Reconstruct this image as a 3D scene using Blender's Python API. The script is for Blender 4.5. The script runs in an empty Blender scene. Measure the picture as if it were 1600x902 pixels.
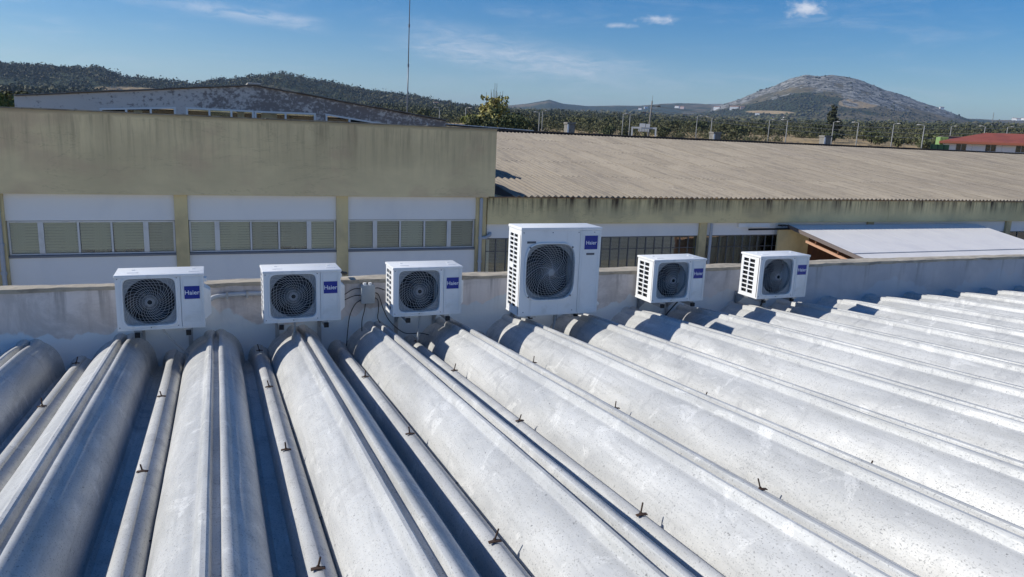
import bpy, bmesh, math, random
import numpy as np
from mathutils import Vector, Matrix, noise as mnoise

random.seed(7)
rng = np.random.default_rng(7)
S = bpy.context.scene
COL = S.collection
R = math.radians

# ------------------------------------------------------------------ camera
CZ = 5.2                                    # eye height above the yard
YAW, PITCH, ROLL, FPX = R(22.2628), R(11.5708), R(2.36373), 1160.23
fw = Vector((math.sin(YAW) * math.cos(PITCH), math.cos(YAW) * math.cos(PITCH), -math.sin(PITCH)))
rt = Vector((math.cos(YAW), -math.sin(YAW), 0))
up = rt.cross(fw)
rt2 = math.cos(ROLL) * rt + math.sin(ROLL) * up
up2 = -math.sin(ROLL) * rt + math.cos(ROLL) * up
cam_d = bpy.data.cameras.new('camera')
cam = bpy.data.objects.new('camera', cam_d)
COL.objects.link(cam)
M = Matrix((rt2, up2, -fw)).transposed().to_4x4()
M.translation = Vector((0, 0, CZ))
cam.matrix_world = M
cam_d.sensor_width = 36
cam_d.lens = 36 * FPX / 1600
cam_d.clip_start = 0.05
cam_d.clip_end = 30000
S.camera = cam


def direction(px, py):
    return fw * FPX + rt2 * (px - 800) - up2 * (py - 451)


def at_dist(px, py, d):                     # the place seen at a pixel of the photo, d metres away over the ground
    v = direction(px, py)
    k = d / math.hypot(v.x, v.y)
    return Vector((v.x * k, v.y * k, CZ + v.z * k))


# ------------------------------------------------------------------ light
SUN = Vector((1.35, -0.52, -1.0)).normalized()          # the way the light travels
sun_el = math.asin(-SUN.z)
sun_az = math.atan2(-SUN.x, -SUN.y)                     # clockwise from +Y
sd = bpy.data.lights.new('sun', 'SUN')
sd.energy = 3.5
sd.angle = R(0.53)
sd.color = (1.0, 0.965, 0.88)
so = bpy.data.objects.new('sun', sd)
so.rotation_euler = SUN.to_track_quat('-Z', 'Y').to_euler()
so.location = (-30, 10, 30)
COL.objects.link(so)

S.view_settings.view_transform = 'Standard'
S.view_settings.look = 'None'
S.view_settings.exposure = 0.5
S.view_settings.gamma = 1.0
S.view_settings.use_curve_mapping = False
S.render.film_transparent = False
S.cycles.max_bounces = 6
S.cycles.transparent_max_bounces = 12

W = bpy.data.worlds.new('World')
S.world = W
W.use_nodes = True
NT = W.node_tree
NT.nodes.clear()


class N:                                    # little node-tree writer
    def __init__(s, nt):
        s.nt = nt

    def new(s, t, **kw):
        n = s.nt.nodes.new(t)
        for k, v in kw.items():
            setattr(n, k, v)
        return n

    def put(s, sock, v):
        if hasattr(v, 'is_linked') or isinstance(v, bpy.types.NodeSocket):
            s.nt.links.new(v, sock)
        elif isinstance(v, (tuple, list)):
            sock.default_value = tuple(v) if len(v) != 3 or sock.type != 'RGBA' else (*v, 1)
        else:
            sock.default_value = v

    def math(s, op, a, b=0.0, c=None, clamp=False):
        n = s.new('ShaderNodeMath', operation=op, use_clamp=clamp)
        s.put(n.inputs[0], a)
        s.put(n.inputs[1], b)
        if c is not None:
            s.put(n.inputs[2], c)
        return n.outputs[0]

    def ramp(s, v, lo, hi, a=0.0, b=1.0):
        n = s.new('ShaderNodeMapRange', interpolation_type='SMOOTHSTEP')
        for i, x in enumerate((v, lo, hi, a, b)):
            s.put(n.inputs[i], x)
        return n.outputs[0]

    def mix(s, f, a, b, blend='MIX'):
        n = s.new('ShaderNodeMix', data_type='RGBA', blend_type=blend)
        s.put(n.inputs[0], f)
        s.put(n.inputs[6], a)
        s.put(n.inputs[7], b)
        return n.outputs[2]

    def noise(s, vec, scale, detail=4, rough=.55, dist=0.0, sc=None):
        if sc is not None:
            m = s.new('ShaderNodeMapping')
            s.put(m.inputs[0], vec)
            m.inputs[3].default_value = sc
            vec = m.outputs[0]
        n = s.new('ShaderNodeTexNoise')
        s.put(n.inputs['Vector'], vec)
        n.inputs['Scale'].default_value = scale
        n.inputs['Detail'].default_value = detail
        n.inputs['Roughness'].default_value = rough
        n.inputs['Distortion'].default_value = dist
        return n.outputs[0]


w = N(NT)
sky = w.new('ShaderNodeTexSky', sky_type='NISHITA', sun_disc=False)
sky.sun_elevation = sun_el
sky.sun_rotation = sun_az
sky.altitude = 500
sky.air_density = 1.0
sky.dust_density = 0.35
sky.ozone_density = 2.0
geo = w.new('ShaderNodeTexCoord')
sep = w.new('ShaderNodeSeparateXYZ')
w.put(sep.inputs[0], geo.outputs['Generated'])
dx, dy, dz = sep.outputs
az = w.math('MULTIPLY', w.math('ARCTAN2', dx, dy), 180 / math.pi)
el = w.math('MULTIPLY', w.math('ARCSINE', dz), 180 / math.pi)


def comb(a, b, c=0.0):
    n = w.new('ShaderNodeCombineXYZ')
    w.put(n.inputs[0], a)
    w.put(n.inputs[1], b)
    w.put(n.inputs[2], c)
    return n.outputs[0]


ae = comb(az, el)
hsv = w.new('ShaderNodeHueSaturation')
hsv.inputs['Saturation'].default_value = 1.65
hsv.inputs['Hue'].default_value = .510
w.put(hsv.inputs['Color'], sky.outputs[0])
skycol = hsv.outputs[0]
# thin high cirrus: streaks drawn out along the wind, thickest in a long band
cir = w.noise(ae, 1.0, 6, .62, 1.2, sc=(.075, .55, 1))
cir2 = w.noise(ae, 1.0, 7, .7, .6, sc=(.35, 1.6, 1))
band = w.math('ABSOLUTE', w.math('SUBTRACT', el, w.math('MULTIPLY_ADD', w.math('SUBTRACT', az, 20.0), -.13, 6.0)))
bandm = w.math('MULTIPLY', w.ramp(band, 2.1, .1), w.math('MULTIPLY', w.ramp(az, 10, 19), w.ramp(az, 38, 25)))
wisp = w.math('MULTIPLY', w.ramp(cir, .45, .72), w.ramp(cir2, .33, .66))
cov = w.math('MULTIPLY_ADD', w.math('MULTIPLY', bandm, w.ramp(cir2, .2, .75)), .42, w.math('MULTIPLY', wisp, .16))
streak = w.math('ABSOLUTE', w.math('SUBTRACT', el, w.math('MULTIPLY_ADD', w.math('SUBTRACT', az, 2.0), -.076, 7.5)))
sm = w.math('MULTIPLY', w.math('MULTIPLY', w.ramp(streak, .8, .02), w.ramp(cir2, .3, .6)),
            w.math('MULTIPLY', w.ramp(az, -6, 1), w.ramp(az, 9, 6)))
cov = w.math('ADD', cov, w.math('MULTIPLY', sm, .32))
# small fair-weather cumulus
for (ca, ce, wa, we, st) in ((42.05, 9.3, 1.55, .66, .85), (32.1, 8.6, 1.6, .36, .7), (29.2, 8.15, 1.4, .22, .5)):
    ex = w.math('DIVIDE', w.math('SUBTRACT', az, ca), wa)
    ey = w.math('DIVIDE', w.math('SUBTRACT', el, ce), we)
    rr = w.math('SQRT', w.math('ADD', w.math('MULTIPLY', ex, ex), w.math('MULTIPLY', ey, ey)))
    nn = w.noise(ae, 1.0, 6, .62, .3, sc=(1.2, 2.2, 1))
    rr = w.math('ADD', rr, w.math('MULTIPLY', w.math('SUBTRACT', nn, .5), 2.3))
    cov = w.math('MAXIMUM', cov, w.math('MULTIPLY', w.ramp(rr, 1.15, -.25), st))
skyout = w.mix(cov, skycol, (8.2, 8.5, 9.2))
bg = w.new('ShaderNodeBackground')
w.put(bg.inputs[0], skyout)
bg.inputs[1].default_value = 0.075
out = w.new('ShaderNodeOutputWorld')
NT.links.new(bg.outputs[0], out.inputs[0])

# ------------------------------------------------------------------ materials
MATS = {}


def mat(name, col, rough=.6, metal=0.0, spec=.4, layers=(), bump=0.0, bscale=60, sep_bump=None):
    """base colour + layers of (colour, noise scale xyz, lo, hi, strength[, detail]) in object space"""
    if name in MATS:
        return MATS[name]
    m = bpy.data.materials.new(name)
    m.use_nodes = True
    n = N(m.node_tree)
    b = m.node_tree.nodes['Principled BSDF']
    tc = n.new('ShaderNodeTexCoord').outputs['Object']
    c = col
    for L in layers:
        lc, sc, lo, hi, st = L[:5]
        det = L[5] if len(L) > 5 else 5
        nz = n.noise(tc, 1.0, det, .6, .2, sc=sc)
        f = n.math('MULTIPLY', n.ramp(nz, lo, hi), st)
        c = n.mix(f, c, lc)
    n.put(b.inputs['Base Color'], c)
    b.inputs['Roughness'].default_value = rough
    b.inputs['Metallic'].default_value = metal
    b.inputs['Specular IOR Level'].default_value = spec
    if bump:
        bp = n.new('ShaderNodeBump')
        bp.inputs['Strength'].default_value = bump
        bp.inputs['Distance'].default_value = .01
        n.put(bp.inputs['Height'], n.noise(tc, bscale, 6, .65))
        m.node_tree.links.new(bp.outputs[0], b.inputs['Normal'])
    MATS[name] = m
    return m


# white coated vault sheets: grey water marks near the beads, black specks of lichen
def roof_mat():
    m = bpy.data.materials.new('coated_sheet')
    m.use_nodes = True
    n = N(m.node_tree)
    b = m.node_tree.nodes['Principled BSDF']
    tc = n.new('ShaderNodeTexCoord').outputs['Object']
    oi = n.new('ShaderNodeObjectInfo').outputs['Random']
    off = n.new('ShaderNodeVectorMath', operation='ADD')
    n.put(off.inputs[0], tc)
    cc = n.new('ShaderNodeCombineXYZ')
    n.put(cc.inputs[0], n.math('MULTIPLY', oi, 37.0))
    n.put(cc.inputs[2], n.math('MULTIPLY', oi, 11.0))
    n.put(off.inputs[1], cc.outputs[0])
    v = off.outputs[0]
    base = n.mix(n.ramp(n.noise(v, 1, 5, .65, .3, sc=(3.5, .8, 3.5)), .34, .66), (.45, .45, .44), (.585, .58, .56))
    # broad grey smears and brush marks, more of them towards the parapet
    smear = n.noise(v, 1, 7, .70, 1.1, sc=(2.6, 4.2, 2.6))
    sepp = n.new('ShaderNodeSeparateXYZ')
    n.put(sepp.inputs[0], tc)
    nearwall = n.math('MAXIMUM', n.ramp(sepp.outputs[1], 2.0, 7.2, .35, 1.0), n.ramp(sepp.outputs[0], 2.5, 7.0, .2, .9))
    sm = n.math('MULTIPLY', n.ramp(smear, .52, .64), nearwall)
    base = n.mix(n.math('MULTIPLY', sm, .50), base, (.31, .315, .325))
    pale = n.ramp(n.noise(v, 1, 6, .7, .8, sc=(4.2, 3.2, 4.2)), .56, .66)
    base = n.mix(n.math('MULTIPLY', pale, .5), base, (.76, .75, .72))
    streak = n.noise(v, 1, 5, .6, .1, sc=(30, .7, 30))
    base = n.mix(n.math('MULTIPLY', n.ramp(streak, .50, .72), .32), base, (.30, .30, .295))
    grime = n.noise(v, 1, 4, .65, .5, sc=(4.5, .9, 4.5))
    base = n.mix(n.math('MULTIPLY', n.ramp(grime, .50, .70), .32), base, (.44, .43, .39))
    speck = n.noise(v, 1, 2, .5, 0, sc=(62, 40, 62))
    base = n.mix(n.math('MULTIPLY', n.ramp(speck, .70, .725), .6), base, (.09, .09, .09))
    speck2 = n.noise(v, 1, 2, .6, 0, sc=(125, 80, 125))
    base = n.mix(n.math('MULTIPLY', n.ramp(speck2, .57, .70), .60), base, (.16, .165, .17))
    n.put(b.inputs['Base Color'], base)
    rg = n.math('ADD', n.ramp(smear, .35, .65, .42, .58), n.math('MULTIPLY', n.ramp(speck2, .5, .65), .2))
    n.put(b.inputs['Roughness'], rg)
    b.inputs['Metallic'].default_value = .12
    b.inputs['Specular IOR Level'].default_value = .4
    bp = n.new('ShaderNodeBump')
    bp.inputs['Strength'].default_value = .28
    bp.inputs['Distance'].default_value = .005
    hgt = n.math('ADD', n.noise(v, 1, 6, .6, 0, sc=(30, 18, 30)), n.math('MULTIPLY', n.noise(v, 1, 3, .6, 0, sc=(5, 2.5, 5)), 2.2))
    n.put(bp.inputs['Height'], hgt)
    m.node_tree.links.new(bp.outputs[0], b.inputs['Normal'])
    return m


M_ROOF = roof_mat()
M_BEIGE = mat('beige_render', (.74, .60, .32), .85, layers=[
    ((.28, .235, .15), (.5, .5, .35), .42, .66, .7),
    ((.33, .235, .16), (.35, .35, .5), .5, .72, .55),
    ((.47, .42, .29), (1.2, 1.2, .2), .5, .72, .45)], bump=.15, bscale=25)
M_WHITE = mat('white_render', (.83, .815, .79), .8, layers=[((.70, .70, .70), (.8, .8, .5), .45, .7, .5)], bump=.06, bscale=40)
M_ALU = mat('aluminium', (.58, .60, .62), .45, .35, layers=[((.42, .43, .44), (3, 3, 3), .5, .7, .4)])
M_PIPE = mat('grey_pipe', (.42, .44, .47), .5)
M_BLIND = mat('blind_slat', (.72, .70, .57), .6)
M_BLINDS = [M_BLIND, mat('blind_slat_dull', (.52, .51, .43), .6), mat('blind_slat_pale', (.82, .81, .72), .6)]
M_CURT = mat('curtain_cloth', (.66, .63, .59), .9, layers=[((.36, .335, .31), (9, 9, .3), .42, .62, .8)])
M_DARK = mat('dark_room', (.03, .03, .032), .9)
M_ACW = mat('white_paint', (.86, .855, .84), .38, spec=.5, layers=[((.70, .69, .66), (2.2, 2.2, 2.2), .5, .78, .5), ((.55, .53, .48), (11, 11, 1.1), .56, .76, .35), ((.62, .60, .55), (5, 5, 5), .58, .74, .4)])
M_ACG = mat('grey_orifice', (.30, .32, .34), .5)
M_FAN = mat('fan_plastic', (.035, .037, .04), .4)
M_COIL = mat('condenser_coil', (.012, .013, .015), .5)
M_WIRE = mat('grille_wire', (.50, .51, .52), .4)
M_BLUE = mat('logo_blue', (.012, .03, .28), .45)
M_LET = mat('logo_white', (.85, .86, .88), .45)
M_BADGE = mat('badge_grey', (.09, .10, .12), .4)
M_GALV = mat('galvanised_steel', (.42, .43, .44), .4, .7)
M_BLACK = mat('black_rubber', (.012, .012, .013), .55)
M_RUST = mat('rusty_steel', (.06, .036, .025), .75, layers=[((.20, .065, .025), (30, 30, 30), .56, .66, .8)])
M_HOSE = mat('grey_hose', (.52, .54, .55), .5)
M_BOX = mat('box_plastic', (.42, .46, .48), .5)
M_CAP = mat('mortar_cap', (.46, .40, .31), .9, layers=[((.26, .23, .19), (4, 9, 9), .45, .65, .8), ((.62, .58, .5), (3, 9, 9), .56, .7, .7)], bump=.5, bscale=30)


def wall_mat():
    m = bpy.data.materials.new('parapet_plaster')
    m.use_nodes = True
    n = N(m.node_tree)
    b = m.node_tree.nodes['Principled BSDF']
    tc = n.new('ShaderNodeTexCoord').outputs['Object']
    sp = n.new('ShaderNodeSeparateXYZ')
    n.put(sp.inputs[0], tc)
    bare = n.mix(n.ramp(n.noise(tc, 1, 7, .72, .7, sc=(1.3, 1.3, 1.8)), .38, .60), (.60, .545, .505), (.80, .735, .69))
    bare = n.mix(n.math('MULTIPLY', n.ramp(n.noise(tc, 1, 4, .6, .1, sc=(7, 7, .8)), .53, .72), .45), bare, (.45, .39, .36))
    paint = n.mix(n.noise(tc, 1, 5, .6, .3, sc=(1.5, 1.5, 2.5)), (.66, .71, .735), (.78, .81, .82))
    # brush line of the waterproof paint: ragged, higher in patches
    edge = n.math('ADD', n.math('MULTIPLY', n.math('SUBTRACT', n.noise(tc, 1, 4, .6, 0, sc=(.75, .75, .4)), .5), 1.35),
                  n.math('MULTIPLY', n.math('SUBTRACT', n.noise(tc, 1, 3, .6, 0, sc=(9, 9, 5)), .5), .10))
    h = n.math('ADD', sp.outputs[2], edge)
    c = n.mix(n.ramp(h, 3.09, 3.06), bare, paint)
    # far end is coated almost to the top
    c = n.mix(n.math('MULTIPLY', n.ramp(sp.outputs[0], 4.0, 8.5), .72), c, n.mix(n.noise(tc, 1, 5, .6, .4, sc=(.8, .8, 1.2)), (.36, .385, .43), (.46, .48, .52)))
    c = n.mix(n.math('MULTIPLY', n.ramp(n.noise(tc, 1, 5, .7, .5, sc=(2.6, 2.6, 1.3)), .66, .74), .7), c, (.82, .80, .77))
    # run-off stains from the coping
    st = n.math('MULTIPLY', n.ramp(n.noise(tc, 1, 5, .65, .1, sc=(5, 5, .35)), .5, .72), n.ramp(sp.outputs[2], 2.9, 3.5))
    c = n.mix(n.math('MULTIPLY', st, .75), c, (.20, .18, .165))
    n.put(b.inputs['Base Color'], c)
    b.inputs['Roughness'].default_value = .85
    bp = n.new('ShaderNodeBump')
    bp.inputs['Strength'].default_value = .3
    bp.inputs['Distance'].default_value = .01
    n.put(bp.inputs['Height'], n.noise(tc, 22, 6, .65))
    m.node_tree.links.new(bp.outputs[0], b.inputs['Normal'])
    return m


M_WALL = wall_mat()


def streaked(name, base, stain, ztop, depth, pale=None, dens=(.44, .70), st=.8, blot=None):
    """painted wall with dirt washed down from its top edge (z = ztop in object space)"""
    m = bpy.data.materials.new(name)
    m.use_nodes = True
    n = N(m.node_tree)
    b = m.node_tree.nodes['Principled BSDF']
    tc = n.new('ShaderNodeTexCoord').outputs['Object']
    sp = n.new('ShaderNodeSeparateXYZ')
    n.put(sp.inputs[0], tc)
    c = n.mix(n.ramp(n.noise(tc, 1, 5, .6, .3, sc=(.35, .35, .55)), .36, .66), base, tuple(x * .80 for x in base))
    if pale:
        c = n.mix(n.math('MULTIPLY', n.ramp(n.noise(tc, 1, 4, .6, .2, sc=(.8, .8, .9)), .52, .70), .55), c, pale)
    if blot:
        f = n.math('MULTIPLY', n.ramp(n.noise(tc, 1, 5, .6, .3, sc=(.42, .42, .8)), .50, .66), .5)
        c = n.mix(f, c, blot)
    ck = n.math('ABSOLUTE', n.math('SUBTRACT', n.noise(tc, 1, 7, .62, .4, sc=(.16, .16, .55)), .5))
    c = n.mix(n.math('MULTIPLY', n.ramp(ck, .0030, .0005), .22), c, stain)
    fall = n.ramp(sp.outputs[2], ztop - depth, ztop, 0.0, 1.0)
    s1 = n.noise(tc, 1, 5, .65, .05, sc=(2.6, 2.6, .22))
    s2 = n.noise(tc, 1, 4, .65, .05, sc=(9, 9, .55))
    s = n.math('ADD', n.math('MULTIPLY', n.ramp(s1, *dens), .65), n.math('MULTIPLY', n.ramp(s2, .46, .66), .65))
    f = n.math('MULTIPLY', n.math('MULTIPLY', s, fall), st)
    f = n.math('MAXIMUM', f, n.math('MULTIPLY', n.ramp(sp.outputs[2], ztop - .12, ztop), .6))
    c = n.mix(f, c, stain)
    n.put(b.inputs['Base Color'], c)
    b.inputs['Roughness'].default_value = .9
    bp = n.new('ShaderNodeBump')
    bp.inputs['Strength'].default_value = .25
    bp.inputs['Distance'].default_value = .012
    n.put(bp.inputs['Height'], n.noise(tc, 14, 6, .65))
    m.node_tree.links.new(bp.outputs[0], b.inputs['Normal'])
    return m


def mildew_mat():
    m = bpy.data.materials.new('mildewed_whitewash')
    m.use_nodes = True
    n = N(m.node_tree)
    b = m.node_tree.nodes['Principled BSDF']
    tc = n.new('ShaderNodeTexCoord').outputs['Object']
    sp = n.new('ShaderNodeSeparateXYZ')
    n.put(sp.inputs[0], tc)
    spread = n.ramp(sp.outputs[0], -5.0, 4.0, -.04, .075)
    s = n.math('ADD', n.math('MULTIPLY', n.noise(tc, 1, 6, .75, .2, sc=(.9, .9, 1.4)), .40), n.math('MULTIPLY', n.noise(tc, 1, 4, .75, 0, sc=(4.2, 4.2, 5.5)), .60))
    f = n.ramp(n.math('ADD', s, spread), .50, .585)
    c = n.mix(n.noise(tc, 1, 4, .6, .3, sc=(.5, .5, 1)), (.60, .545, .495), (.70, .645, .59))
    c = n.mix(n.math('MULTIPLY', f, .85), c, (.20, .165, .15))
    n.put(b.inputs['Base Color'], c)
    b.inputs['Roughness'].default_value = .95
    return m


def fibre_mat():
    m = bpy.data.materials.new('old_fibre_cement')
    m.use_nodes = True
    n = N(m.node_tree)
    b = m.node_tree.nodes['Principled BSDF']
    tc = n.new('ShaderNodeTexCoord').outputs['Object']
    oi = n.new('ShaderNodeObjectInfo').outputs['Random']
    g = n.new('ShaderNodeNewGeometry').outputs['Position']
    c = n.mix(oi, (.275, .232, .178), (.34, .288, .222))
    c = n.mix(n.math('MULTIPLY', n.ramp(n.noise(g, 1, 5, .65, .5, sc=(.22, .22, .22)), .42, .66), .45), c, (.235, .20, .165))
    c = n.mix(n.math('MULTIPLY', n.ramp(n.noise(g, 1, 5, .7, .2, sc=(5, 1.8, 5)), .5, .72), .55), c, (.15, .13, .115))
    c = n.mix(n.math('MULTIPLY', n.ramp(n.noise(g, 1, 3, .6, .05, sc=(7.5, .35, 2)), .48, .70), .40), c, (.13, .115, .10))  # stain streaks about corrugation-wide, also painting in the corrugations' light-dark contrast
    c = n.mix(n.math('MULTIPLY', n.ramp(n.noise(g, 1, 4, .7, .2, sc=(14, 14, 14)), .60, .72), .5), c, (.56, .52, .45))
    n.put(b.inputs['Base Color'], c)
    b.inputs['Roughness'].default_value = .92
    return m


def glass_mat():
    m = bpy.data.materials.new('window_glass')
    m.use_nodes = True
    nt = m.node_tree
    nt.nodes.clear()
    n = N(nt)
    tr = n.new('ShaderNodeBsdfTransparent')
    tr.inputs[0].default_value = (.90, .93, .89, 1)
    gl = n.new('ShaderNodeBsdfGlossy')
    gl.inputs['Roughness'].default_value = .02
    fr = n.new('ShaderNodeFresnel')
    fr.inputs[0].default_value = 1.5
    tc = n.new('ShaderNodeTexCoord').outputs['Object']
    bp = n.new('ShaderNodeBump')
    bp.inputs['Strength'].default_value = .05
    bp.inputs['Distance'].default_value = .02
    n.put(bp.inputs['Height'], n.noise(tc, 2.2, 2, .5))
    nt.links.new(bp.outputs[0], gl.inputs['Normal'])
    mx = n.new('ShaderNodeMixShader')
    n.put(mx.inputs[0], n.math('MULTIPLY_ADD', fr.outputs[0], 2.0, .01, clamp=True))
    nt.links.new(tr.outputs[0], mx.inputs[1])
    nt.links.new(gl.outputs[0], mx.inputs[2])
    o = n.new('ShaderNodeOutputMaterial')
    nt.links.new(mx.outputs[0], o.inputs[0])
    return m


M_GLASS = glass_mat()


def leaf_mat(name, a, b_, patch=False):
    m = bpy.data.materials.new(name)
    m.use_nodes = True
    nt = m.node_tree
    n = N(nt)
    b = nt.nodes['Principled BSDF']
    rp = n.new('ShaderNodeNewGeometry').outputs['Random Per Island']
    oi = n.new('ShaderNodeObjectInfo').outputs['Random']
    c = n.mix(rp, a, b_)
    c = n.mix(n.math('MULTIPLY', oi, .35), c, (.16, .13, .055))
    if patch:                                # whole stands differ: oak, dry scrub, young growth
        g = n.new('ShaderNodeNewGeometry').outputs['Position']
        c = n.mix(n.math('MULTIPLY', n.ramp(n.noise(g, .011, 4, .6), .48, .62), .65), c, (.085, .075, .036))
        c = n.mix(n.math('MULTIPLY', n.ramp(n.noise(g, .02, 4, .6), .52, .66), .6), c, (.050, .070, .028))
    n.put(b.inputs['Base Color'], c)
    b.inputs['Roughness'].default_value = .7
    b.inputs['Specular IOR Level'].default_value = .2
    return m


# ------------------------------------------------------------------ mesh helpers
class MB:
    def __init__(s):
        s.v, s.f, s.smooth = [], [], False

    def add(s, vs, fs):
        o = len(s.v)
        s.v += [tuple(p) for p in vs]
        s.f += [tuple(i + o for i in q) for q in fs]
        return s

    def box(s, x0, x1, y0, y1, z0, z1):
        return s.add([(x, y, z) for z in (z0, z1) for y in (y0, y1) for x in (x0, x1)],
                     [(0, 2, 3, 1), (4, 5, 7, 6), (0, 1, 5, 4), (2, 6, 7, 3), (0, 4, 6, 2), (1, 3, 7, 5)])

    def tube(s, pts, r, n=8, cap=True):
        pts = [Vector(p) for p in pts]
        rs = r if isinstance(r, (list, tuple)) else [r] * len(pts)
        vs, fs = [], []
        prev = None
        for i, p in enumerate(pts):
            t = (pts[min(i + 1, len(pts) - 1)] - pts[max(i - 1, 0)]).normalized()
            a = prev if prev is not None else (Vector((0, 0, 1)) if abs(t.z) < .9 else Vector((1, 0, 0)))
            a = (a - t * a.dot(t)).normalized()
            prev = a
            b = t.cross(a)
            for k in range(n):
                q = 2 * math.pi * k / n
                vs.append(p + (a * math.cos(q) + b * math.sin(q)) * rs[i])
        for i in range(len(pts) - 1):
            for k in range(n):
                k2 = (k + 1) % n
                fs.append((i * n + k, i * n + k2, (i + 1) * n + k2, (i + 1) * n + k))
        if cap:
            fs.append(tuple(range(n - 1, -1, -1)))
            fs.append(tuple((len(pts) - 1) * n + k for k in range(n)))
        return s.add(vs, fs)

    def mesh(s, name, m, smooth=False, bevel=0.0):
        me = bpy.data.meshes.new(name)
        me.from_pydata(s.v, [], s.f)
        if bevel:
            bm = bmesh.new()
            bm.from_mesh(me)
            bmesh.ops.remove_doubles(bm, verts=bm.verts, dist=1e-5)
            ed = [e for e in bm.edges if len(e.link_faces) == 2 and e.calc_face_angle(0) > R(40)]
            bmesh.ops.bevel(bm, geom=ed, offset=bevel, segments=2, profile=.5, affect='EDGES', clamp_overlap=True)
            bm.to_mesh(me)
            bm.free()
        if smooth:
            me.polygons.foreach_set('use_smooth', [True] * len(me.polygons))
            if smooth != True:
                me.set_sharp_from_angle(angle=R(smooth))
        me.update()
        me.materials.append(m)
        return me

    def build(s, name, m, parent=None, smooth=False, bevel=0.0, loc=None, kind=None):
        return obj(name, s.mesh(name, m, smooth, bevel), parent, loc, kind)


def obj(name, me, parent=None, loc=None, kind=None):
    o = bpy.data.objects.new(name, me)
    COL.objects.link(o)
    if parent:
        o.parent = parent
    if loc is not None:
        o.location = loc
    if kind:
        o['kind'] = kind
    return o


def tag(o, label=None, cat=None, group=None, kind=None):
    for k, v in (('label', label), ('category', cat), ('group', group), ('kind', kind)):
        if v:
            o[k] = v
    return o


def empty(name, loc, label=None, cat=None, group=None, rz=0.0):
    o = bpy.data.objects.new(name, None)
    COL.objects.link(o)
    o.location = loc
    o.rotation_euler.z = rz
    o.empty_display_size = .2
    return tag(o, label, cat, group)


def copy_tree(o, parent=None):
    c = o.copy()
    COL.objects.link(c)
    c.parent = parent
    for ch in list(o.children):
        copy_tree(ch, c)
    return c


def Z(z):                                   # heights measured from eye level
    return CZ + z


# ------------------------------------------------------------------ near roof: vaulted fibre-cement sheets
T, SKEW, PIT = .0755, .0052, .8812
ZC = Z(-2.176) + T * 8                      # bead crest at y = 0
XC = -.0494
Y0, Y1 = -4.0, 8.62
K0, K1 = -5, 27
HUMP = [(-.352, -.43), (-.345, -.385), (-.336, -.335), (-.322, -.285), (-.303, -.238), (-.280, -.196), (-.252, -.158), (-.220, -.125), (-.185, -.097), (-.150, -.074),
        (-.122, -.060), (-.106, -.056), (-.100, -.050), (-.090, -.022), (-.083, -.010), (-.068, 0), (-.048, 0), (-.038, -.007), (-.035, -.016), (-.031, -.048), (-.026, -.056),
        (-.004, -.058), (.014, -.056), (.018, -.048), (.022, -.014), (.027, -.004), (.040, .001), (.055, -.001), (.068, -.010), (.082, -.028), (.092, -.036), (.112, -.046), (.138, -.064), (.165, -.090),
        (.190, -.126), (.211, -.170), (.226, -.220), (.236, -.275), (.243, -.330), (.254, -.368), (.278, -.388), (.33, -.392), (.40, -.392)]
RIDGE = [(.360, -.40), (.363, -.352), (.368, -.310), (.378, -.275), (.393, -.250), (.412, -.236), (.432, -.229), (.449, -.229), (.457, -.232), (.459, -.236), (.4605, -.247), (.463, -.251),
         (.480, -.256), (.500, -.266), (.518, -.284), (.532, -.308), (.543, -.336), (.552, -.37), (.558, -.42)]
roof = empty('vaulted_roof', (0, 0, Z(-3.2)), 'white coated vaulted sheet roof of long parallel humps in front of the parapet', 'roof')
NY = 46
ys = [Y0 + (Y1 - Y0) * (1 - (1 - i / NY) ** 1.35) for i in range(NY + 1)]


def sweep(prof, k, name, dip, flare, amp, mtl):
    mb = MB()
    P = len(prof)
    nx = [0] * P
    for i in range(P):                      # outward normals of the section
        a, b = prof[max(i - 1, 0)], prof[min(i + 1, P - 1)]
        tx, tz = b[0] - a[0], b[1] - a[1]
        L = math.hypot(tx, tz)
        nx[i] = (-tz / L, tx / L)
    seed = k * 3.7 + (50 if name == 'joint_cap' else 0)
    x00 = XC + k * PIT
    dzk = (mnoise.noise(Vector((k * 1.37, 3.1, 0)))) * .008
    for j, y in enumerate(ys):
        e = 0.0
        s_ = Y1 - .02 - y
        if s_ < .16:
            e = flare * (1 - max(s_, 0) / .16) ** 2
        dp = dip * max(0.0, 1 - s_ / .62) ** 1.6
        for i, (px, pz) in enumerate(prof):
            q = Vector((seed + px * 2.2, y * .55, pz * 2))
            wob = mnoise.noise(q) * amp + mnoise.noise(q * 4.1) * amp * .35
            x = x00 + px + nx[i][0] * (e + wob) + SKEW * y + mnoise.noise(Vector((seed, y * .22, 9))) * .006
            z = ZC - T * y + pz + nx[i][1] * (e + wob) - dp + dzk
            mb.v.append((x, y, z - Z(-3.2)))
    for j in range(len(ys) - 1):
        for i in range(P - 1):
            a = j * P + i
            mb.f.append((a, a + P, a + P + 1, a + 1))
    mb.f = [q[::-1] for q in mb.f]
    return mb.build(name, mtl, roof, smooth=33)


def ridge_point(k, y, px=.436):
    return Vector((XC + k * PIT + px + SKEW * y, y, ZC - T * y - .229 - Z(-3.2)))


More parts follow.
